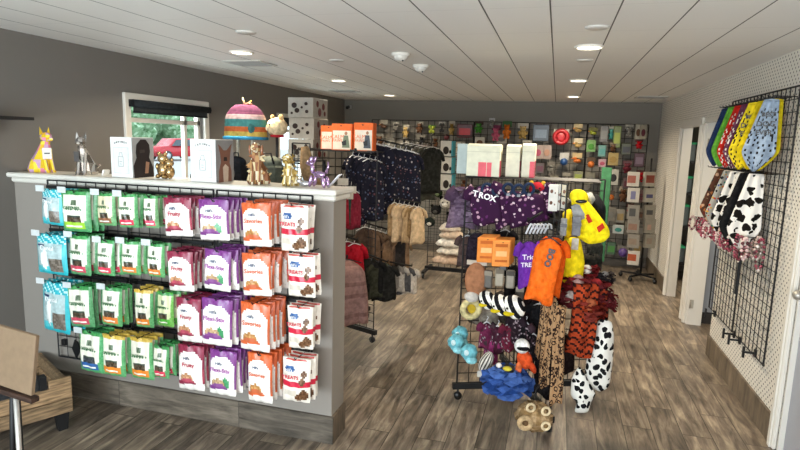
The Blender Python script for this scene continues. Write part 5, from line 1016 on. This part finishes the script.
# ------------------------------------------------------------------ back wall
BY = YB - .035
PB = []
for i in range(5):
    x0 = at(372, 115, BY).x; x1 = at(650, 118, BY).x; w = (x1 - x0) / 5; xc = x0 + w * (i + .5)
    t = thing('wire_gridwall', 'black gridwall panel on the back wall, %s from left' % ORD[i + 1], 'gridwall', (xc, BY, .12), group='gridwall panels on the back wall'); grid_mb(w - .01, 2.0, .1, r=.004, frame=.006).build('wire_grid', 'paint', t); MB().box((0, .018, 1.5), (.03, .02, .04), '141415').build('wall_bracket', 'paint', t); PB.append((xc, t))
FORMS = ['ball', 'bone', 'plush', 'ring', 'bag', 'rope', 'box', 'duck']
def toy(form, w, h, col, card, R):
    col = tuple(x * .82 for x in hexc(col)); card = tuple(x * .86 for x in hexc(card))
    """returns list of (part name, MB, material): card with a toy in front"""
    out = []
    if form in ('ball', 'bone', 'plush', 'duck', 'ring', 'rope'):
        out.append(('card', MB().bevbox((0, 0, -h * .16 if form != 'ball' else -h * .25), (w * .9, .004, h * .32 if form not in ('ball', 'duck') else h * .5), card, .001), 'paper'))
    m = MB()
    if form == 'ball': m.ball((0, -.03, -h * .62), (w * .38, w * .34, w * .38), col, 12, 8); out.append(('ball', m, 'plastic'))
    elif form == 'ring': m.torus((0, -.02, -h * .5), w * .38, w * .13, col, 20, 8, rot=(PI / 2, 0, 0)).ball((0, -.015, -h * .5), (w * .25, .01, w * .25), jit(col, .1), 10, 6); out.append(('ring', m, 'plastic'))
    elif form == 'bone':
        m.tube([(0, -.02, -h * .3), (0, -.02, -h * .85)], w * .16, col, 8)
        for z in (-h * .3, -h * .85):
            for s in (-1, 1): m.ball((s * w * .18, -.02, z), w * .2, col, 8, 6)
        out.append(('bone', m, 'plastic'))
    elif form == 'plush':
        m.ball((0, -.03, -h * .68), (w * .3, w * .25, h * .27), col, 12, 8)
        for s in (-1, 1): m.ball((s * w * .3, -.03, -h * .62), (w * .13, w * .12, h * .12), col, 8, 6).ball((s * w * .18, -.035, -h * .92), (w * .14, w * .16, h * .1), col, 8, 6)
        out.append(('body', m, 'fur')); out.append(('head', MB().ball((0, -.035, -h * .36), (w * .27, w * .24, h * .15), jit(col, .12), 12, 8).ball((-w * .2, -.035, -h * .25), (w * .08, w * .05, h * .07), col, 6, 5).ball((w * .2, -.035, -h * .25), (w * .08, w * .05, h * .07), col, 6, 5), 'fur'))
    elif form == 'duck': m.ball((w * .03, -.03, -h * .68), (w * .38, w * .25, h * .2), col, 12, 8).ball((-w * .2, -.03, -h * .45), (w * .2, w * .18, h * .15), col, 10, 8); out.append(('body', m, 'plastic')); out.append(('beak', MB().ball((-w * .42, -.035, -h * .45), (w * .12, w * .08, h * .05), 'd07a2a', 8, 6), 'plastic'))
    elif form == 'rope': m.tube([(math.sin(k * .9) * w * .12, -.02, -h * (.25 + .07 * k)) for k in range(10)], w * .12, col, 7).ball((0, -.02, -h * .95), w * .2, col, 8, 6); out.append(('rope', m, 'fabric'))
    elif form == 'bag': m.bevbox((0, -.015, -h / 2), (w, .03, h), card, .008); out.append(('pack_body', m, 'film')); out.append(('printed_label', MB().box((0, -.032, -h * .55), (w * .7, .002, h * .5), col), 'film'))
    else: m.bevbox((0, -.02, -h / 2), (w, .04, h), card, .002); out.append(('carton_body', m, 'paper')); out.append(('printed_label', MB().ball((0, -.041, -h * .55), (w * .33, .002, h * .25), col, 12, 8), 'paper'))
    return out
CN = {'c8242c': 'red', 'b89a5c': 'tan', '9aa62c': 'yellow-green', '4f9a3c': 'green', 'd9762c': 'orange', '8a8880': 'grey', '4fa39a': 'teal', 'c9607c': 'pink', 'b5c43a': 'lime', 'ddd8cc': 'white', '3a3a3c': 'black', '2a5a9a': 'blue', '6b2a35': 'maroon', '8a6f80': 'mauve', '6b4a35': 'brown', '7a8a9a': 'blue-grey', '6a4a9a': 'purple', 'cfa18a': 'peach'}
INV = {v: k for k, v in CN.items()}
FN = {'ball': 'ball toy', 'bone': 'bone toy', 'plush': 'plush toy', 'ring': 'ring toy', 'bag': 'bagged toy', 'rope': 'rope toy', 'box': 'boxed toy', 'duck': 'duck toy'}
# (px, py centre, width px, height px, form, colour, card colour)
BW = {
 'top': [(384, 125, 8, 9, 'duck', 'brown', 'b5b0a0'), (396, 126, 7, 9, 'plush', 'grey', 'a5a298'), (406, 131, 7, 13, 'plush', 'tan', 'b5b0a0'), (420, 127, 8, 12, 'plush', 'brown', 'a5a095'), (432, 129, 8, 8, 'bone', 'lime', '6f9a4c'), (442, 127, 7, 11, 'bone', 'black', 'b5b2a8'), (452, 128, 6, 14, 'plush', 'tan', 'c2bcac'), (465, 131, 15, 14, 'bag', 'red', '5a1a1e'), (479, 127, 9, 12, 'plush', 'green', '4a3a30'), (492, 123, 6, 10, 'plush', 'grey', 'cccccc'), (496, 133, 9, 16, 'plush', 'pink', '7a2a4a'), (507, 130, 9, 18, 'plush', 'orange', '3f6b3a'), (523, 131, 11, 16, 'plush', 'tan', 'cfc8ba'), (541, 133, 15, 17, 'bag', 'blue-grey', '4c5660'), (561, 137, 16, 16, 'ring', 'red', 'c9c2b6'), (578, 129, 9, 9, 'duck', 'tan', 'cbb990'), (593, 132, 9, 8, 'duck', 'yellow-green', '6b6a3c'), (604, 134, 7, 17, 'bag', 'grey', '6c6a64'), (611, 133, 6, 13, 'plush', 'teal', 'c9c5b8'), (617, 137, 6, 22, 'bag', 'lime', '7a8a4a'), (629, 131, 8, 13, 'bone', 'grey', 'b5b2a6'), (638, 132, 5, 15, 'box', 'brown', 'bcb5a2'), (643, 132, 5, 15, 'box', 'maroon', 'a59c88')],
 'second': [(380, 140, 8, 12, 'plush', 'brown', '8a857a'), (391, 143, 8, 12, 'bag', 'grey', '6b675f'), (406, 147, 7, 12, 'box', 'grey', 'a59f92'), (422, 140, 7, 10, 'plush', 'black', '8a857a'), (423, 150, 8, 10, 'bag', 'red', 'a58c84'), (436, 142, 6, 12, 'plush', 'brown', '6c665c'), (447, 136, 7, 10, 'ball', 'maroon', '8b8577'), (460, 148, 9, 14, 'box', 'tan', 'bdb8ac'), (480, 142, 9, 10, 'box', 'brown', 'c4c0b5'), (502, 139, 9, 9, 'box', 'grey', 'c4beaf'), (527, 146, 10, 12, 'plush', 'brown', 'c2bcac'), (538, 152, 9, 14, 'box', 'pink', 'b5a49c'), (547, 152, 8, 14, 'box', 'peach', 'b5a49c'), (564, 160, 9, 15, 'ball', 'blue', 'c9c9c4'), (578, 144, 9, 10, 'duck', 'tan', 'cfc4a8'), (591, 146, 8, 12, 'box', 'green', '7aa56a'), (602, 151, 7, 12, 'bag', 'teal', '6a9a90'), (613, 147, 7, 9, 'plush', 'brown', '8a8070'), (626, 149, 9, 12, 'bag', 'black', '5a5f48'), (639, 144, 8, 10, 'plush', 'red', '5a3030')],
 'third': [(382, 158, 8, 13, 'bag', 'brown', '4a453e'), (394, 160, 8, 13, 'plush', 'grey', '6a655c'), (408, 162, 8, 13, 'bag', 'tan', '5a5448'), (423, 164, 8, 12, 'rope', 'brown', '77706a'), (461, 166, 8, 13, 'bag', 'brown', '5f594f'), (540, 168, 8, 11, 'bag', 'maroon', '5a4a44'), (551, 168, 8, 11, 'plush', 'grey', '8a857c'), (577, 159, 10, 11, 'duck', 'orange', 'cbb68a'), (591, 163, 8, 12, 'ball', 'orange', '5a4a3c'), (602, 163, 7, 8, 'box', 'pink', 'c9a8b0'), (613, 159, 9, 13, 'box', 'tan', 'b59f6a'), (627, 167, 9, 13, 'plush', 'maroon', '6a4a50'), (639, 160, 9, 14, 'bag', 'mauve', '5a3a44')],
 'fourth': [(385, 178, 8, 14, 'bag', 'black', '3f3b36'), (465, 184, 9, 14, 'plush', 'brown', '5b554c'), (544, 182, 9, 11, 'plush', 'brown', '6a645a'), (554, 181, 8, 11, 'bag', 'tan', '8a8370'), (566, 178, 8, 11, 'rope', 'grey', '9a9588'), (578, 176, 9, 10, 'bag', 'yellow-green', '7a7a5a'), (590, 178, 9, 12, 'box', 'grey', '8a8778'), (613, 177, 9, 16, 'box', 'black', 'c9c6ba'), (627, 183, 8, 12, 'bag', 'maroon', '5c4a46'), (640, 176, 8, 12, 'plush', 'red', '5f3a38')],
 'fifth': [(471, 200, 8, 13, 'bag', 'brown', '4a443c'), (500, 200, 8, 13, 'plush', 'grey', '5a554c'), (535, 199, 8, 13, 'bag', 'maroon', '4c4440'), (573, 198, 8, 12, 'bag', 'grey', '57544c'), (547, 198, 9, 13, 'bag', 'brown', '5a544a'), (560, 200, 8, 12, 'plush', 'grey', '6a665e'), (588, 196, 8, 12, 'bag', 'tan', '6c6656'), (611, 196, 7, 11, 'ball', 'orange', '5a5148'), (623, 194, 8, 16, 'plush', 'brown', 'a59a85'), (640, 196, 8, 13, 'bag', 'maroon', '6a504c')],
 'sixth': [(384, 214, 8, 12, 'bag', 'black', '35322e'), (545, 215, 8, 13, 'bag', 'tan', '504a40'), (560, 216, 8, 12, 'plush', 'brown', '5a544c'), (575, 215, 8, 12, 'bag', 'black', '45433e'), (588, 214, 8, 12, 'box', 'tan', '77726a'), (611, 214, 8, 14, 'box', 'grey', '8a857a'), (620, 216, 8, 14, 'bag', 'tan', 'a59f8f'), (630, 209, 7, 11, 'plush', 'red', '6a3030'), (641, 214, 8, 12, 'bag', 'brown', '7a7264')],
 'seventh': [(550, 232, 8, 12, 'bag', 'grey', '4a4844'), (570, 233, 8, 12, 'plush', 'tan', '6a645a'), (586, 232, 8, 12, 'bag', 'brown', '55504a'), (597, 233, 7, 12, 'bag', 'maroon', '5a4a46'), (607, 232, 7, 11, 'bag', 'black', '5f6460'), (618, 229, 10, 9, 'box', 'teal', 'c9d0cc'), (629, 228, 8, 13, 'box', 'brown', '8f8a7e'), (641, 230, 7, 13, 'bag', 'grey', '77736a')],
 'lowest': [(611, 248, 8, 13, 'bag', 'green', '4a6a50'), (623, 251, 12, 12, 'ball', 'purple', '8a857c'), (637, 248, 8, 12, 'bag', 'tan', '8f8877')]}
SRC = {}
for rname, items in BW.items():
    for i, (px, py, w, h, form, cn, card) in enumerate(items):
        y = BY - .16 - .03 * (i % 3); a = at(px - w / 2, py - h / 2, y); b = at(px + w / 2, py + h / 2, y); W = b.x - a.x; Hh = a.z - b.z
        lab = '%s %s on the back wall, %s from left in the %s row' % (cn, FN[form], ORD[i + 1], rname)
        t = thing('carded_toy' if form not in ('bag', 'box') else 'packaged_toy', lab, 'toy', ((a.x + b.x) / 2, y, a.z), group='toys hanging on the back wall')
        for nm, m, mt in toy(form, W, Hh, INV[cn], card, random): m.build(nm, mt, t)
        xc = t.location.x; px_, pt = min(PB, key=lambda q: abs(q[0] - xc)); m = MB(); m.tube([(xc - px_, .0, a.z - .12), (xc - px_, y - BY - .01, a.z - .118)], .0035, '222222', 4, smooth=False).build('hook', 'paint', pt)
# ------------------------------------------------------------------ card spinner, back right
sx, sy = atz(640, 279, 0)[:2]
SPN = thing('spinner_rack', 'black revolving card rack on casters in the back right corner', 'spinner rack', (sx, sy, 0)); zt = at(641, 158, sy).z
MB().tube([(0, 0, .08), (0, 0, zt)], .014, '141415', 8).build('pole', 'paint', SPN)
for k in range(5):
    a = k * 2 * PI / 5 + .3; e = Vector((math.cos(a) * .26, math.sin(a) * .26, 0)); MB().box((e.x / 2, e.y / 2, .07), (.27, .03, .02), '141415', rz=a).build('base_bar', 'paint', SPN); MB().ball((e.x, e.y, .032), (.03, .03, .032), '111111', 10, 8).build('caster', 'plastic', SPN)
for i, py in enumerate((179, 195, 212, 226, 241, 256)):
    for j, (px, dy) in enumerate(((634, -.05), (650, -.02))):
        if j and i == 5: continue
        p = at(px, py - 7 + 2 * (i == 5), sy + dy - .05); h = .19; w = .15
        t = thing('card_pack', '%s card pocket on the spinner rack, %s column, %s from top' % (['white', 'cream'][j], ['left', 'right'][j], ORD[i + 1]), 'card pack', (p.x, p.y, p.z), rz=(-.15, .35)[j], group='card pockets on the spinner rack')
        MB().bevbox((0, 0, -h / 2), (w, .05, h), ['c9c4b8', 'a59f90'][j] if i < 2 or i == 5 else ['8f8a80', '8a8578'][j], .003).build('card_stack', 'paper', t); MB().box((-.01 + rnd(-.01, .01), -.0255, -h * rnd(.45, .6)), (w * rnd(.3, .75), .002, h * rnd(.25, .6)), jit(['8a4a3c', '6b6a8a', '5a5a58', '9a7a6a', '7a6a5a', 'b55a3a'][i], .12)).build('printed_picture', 'paper', t)
        q = wsub(SPN, (p.x, p.y + .03, p.z - h * .6)); MB().tube([(0, 0, q[2]), q], .005, '1a1a1a', 5).build('pocket_arm', 'paint', SPN)
# ------------------------------------------------------------------ right wall grid, bandanas, necklaces
GX = XR - .035
GR = []
for i, yc in enumerate((4.265, 4.945)):
    t = thing('wire_gridwall', 'black gridwall panel on the white pegboard wall, %s' % ['nearer', 'farther'][i], 'gridwall', (GX, yc, .43), rz=-PI / 2, group='gridwall panels on the pegboard wall')
    grid_mb(.672, 1.77, .0765).build('wire_grid', 'paint', t); GR.append((yc, t))
MB().box((0, -.008, .8), (.02, .016, 1.0), '121213').build('joining_bar', 'paint', GR[0][1]).location = (-.34, 0, 0)
def rhook(y, z, L, tip=.012, part='hook', r=.0035):
    yc, pt = min(GR, key=lambda q: abs(q[0] - y)); MB().tube([(-(y - yc), 0, z - .43), (-(y - yc), -L, z - .43 + .004), (-(y - yc), -L - .004, z - .43 + tip + .004)], r, '161617', 5).build(part, 'paint', pt)
for (px, py) in ((716, 315), (735, 338), (741, 342), (765, 362)):
    p = atx(px, py, GX); y = min(max(p.y, 4.06), 5.25); z = max(p.z, .44); yc, pt = min(GR, key=lambda q: abs(q[0] - y)); M_ = MB(); M_.box((-(y - yc), -.04, z - .43), (.012, .08, .012), '0f0f10').box((-(y - yc), -.08, z - .43), (.02, .012, .075), '0f0f10').box((-(y - yc), -.01, z - .43), (.03, .012, .05), '0f0f10'); M_.build('face_out_hook', 'paint', pt)
def bandana(label, p, w, h, c, mat='fabric', group=None, pat=None, nrot=0, txt=None, tc='222222'):
    """bandana hanging from its narrow fold, widening and ending in a point"""
    t = thing('pet_bandana', label, 'bandana', p, nrot, group)
    wd = lambda v: .45 + .55 * (v / .7) if v < .7 else 1 - .9 * ((v - .7) / .3) ** 1.5
    P = lambda u, v: ((u - .5) * w * wd(v) - .05 * v, -.008 * math.sin(u * 12) - .012 * math.sin(v * 3), -v * h)
    MB().sheet(P, 16, 28, pat or (lambda u, v: jit(c, .02)), thick=.006).build('cloth', mat, t)
    if txt: text(txt, .036, tc, t, (-.005, -.028, -h * .2), bold=.001); text('DOG', .045, tc, t, (-.015, -.03, -h * .33), bold=.001); text('EVER', .04, tc, t, (-.02, -.03, -h * .45), bold=.001)
    MB().tube([(-w * .21, 0, 0), (0, -.004, .006), (w * .21, 0, 0)], .006, c if isinstance(c, str) else 'aaaaaa', 6).build('folded_edge', 'fabric', t)
    return t
# upper row: from far (left) to near (right)
UR = [(734, 112, '9a2238', 'red', 'b'), (741, 110, '2a3a5c', 'navy', ''), (744, 109, '4f9a2a', 'green', 'b'), (751, 108, '66a83a', 'light green', ''), (757, 108, 'e0c61c', 'yellow', ''), (758, 107, 'c22a20', 'red orange', 'b'), (764, 106, '7a1c28', 'dark red', 'b'), (767, 105, '6a3a50', 'mauve', 'b'), (773, 104, 'e6cc20', 'bright yellow', 'b'), (778, 103, 'e9d02a', 'large yellow', 'b'), (785, 102, 'dcc41c', 'deep yellow', ''), (797, 99, 'd9702a', 'orange', ''), (803, 98, 'c9b41c', 'mustard', ''), (790, 100, '93a3b5', 'pale blue', 'b')]
DARKPR = lambda c, k: (lambda u, v: k if (math.sin(u * 30 + 5 * math.sin(v * 14)) * math.sin(v * 46 + 6 * u) > .5 and v > .1) else jit(c, .02))
for i, (px, py, c, nm, f) in enumerate(UR):
    yy = 5.12 - i * .083; z = 2.12 if i % 2 else 2.125; L = .06 if i == 13 else (.02 if i > 10 else (.06 if i % 2 else .03)); yy += .03 * (i == 13)
    bandana('%s bandana in the upper pegboard row, %s from the doorway' % (nm, ORD[i + 1]), (GX - L - .04, yy, z), .165 if i < 9 else .185, .45, c, pat=DARKPR(c, '1d1b1a' if nm in ('large yellow', 'bright yellow', 'green', 'pale blue') else 'e4ddd0') if f else None, nrot=rnd(-.12, .12) - .35, group='bandanas in the upper row', txt='BEST' if nm in ('pale blue', 'large yellow') else None)
for k in range(15): rhook(5.12 - .083 * k, 2.135, .13)
LR = [(5.12, '6b4638', 'brown floral', 'floralbrown', None), (5.03, 'a5683c', 'orange paisley', 'floralbrown', None), (4.97, '161616', 'plain black', 'fabric', None), (4.84, 'b9aa98', 'multicolour dotted', 'floralmulti', None), (4.75, 'c9b090', 'tan patterned', 'floralbrown', None), (4.67, 'ddd9d0', 'first white cow print', 'cow', None), (4.60, 'e6e2da', 'large white cow print', 'cow', None), (4.44, '1a1a1a', 'soft black', 'fabric', None), (4.36, 'e0dcd4', 'nearest white cow print', 'cow', None)]
for i, (yy, c, nm, mt, _) in enumerate(LR):
    bandana('%s bandana in the lower pegboard row, %s from the doorway' % (nm, ORD[i + 1]), (GX - .08 - .03 * (i % 2), yy - .12, 1.645), .20, .42 + .012 * i, c, mat=mt, nrot=rnd(-.12, .12) - .35, group='bandanas in the lower row')
for k in range(12): rhook(5.15 - .095 * k, 1.655, .16)
# necklaces on long straight hooks
for k in range(16):
    y = 5.22 - .074 * k; z = 1.225; L = .20 - .004 * k; 
    if k % 2 == 0: rhook(y, z, L + .03)
    for q in range(2):
        x = GX - (L - .10 * q) + rnd(-.02, .02); R = random.Random(k * 7 + q); c = R.choice(['a84a5c', 'c98a90', '6b2a38', 'b9a098', 'd8b8b4', '8a3a48']); n = 18; rw, rh = .022, .055 + .05 * (k / 15) * R.random()
        t = thing('bead_collar', '%s beaded pet collar, hook %s from the doorway, %s' % ({'a84a5c': 'rose', 'c98a90': 'pink', '6b2a38': 'maroon', 'b9a098': 'beige', 'd8b8b4': 'pale pink', '8a3a48': 'dark rose'}[c], ORD[k + 1], ['outer one', 'inner one'][q]), 'pet collar', (x, y, z + .006), R.uniform(-.8, .8), 'beaded collars on the pegboard wall'); m = MB()
        for j in range(n):
            a = 2 * PI * j / n; m.ball((rw * math.sin(a), 0, -rh + rh * math.cos(a)), .0085 + .003 * (j % 2), jit(c if j % 3 else R.choice(['e6dcd4', '5a1c28', c]), .05), 7, 5)
        m.build('bead_loop', 'gloss', t); MB().ball((0, -.004, -2 * rh - .008), (.008, .005, .012), 'd8c8b8', 8, 6).build('charm', 'metal', t)
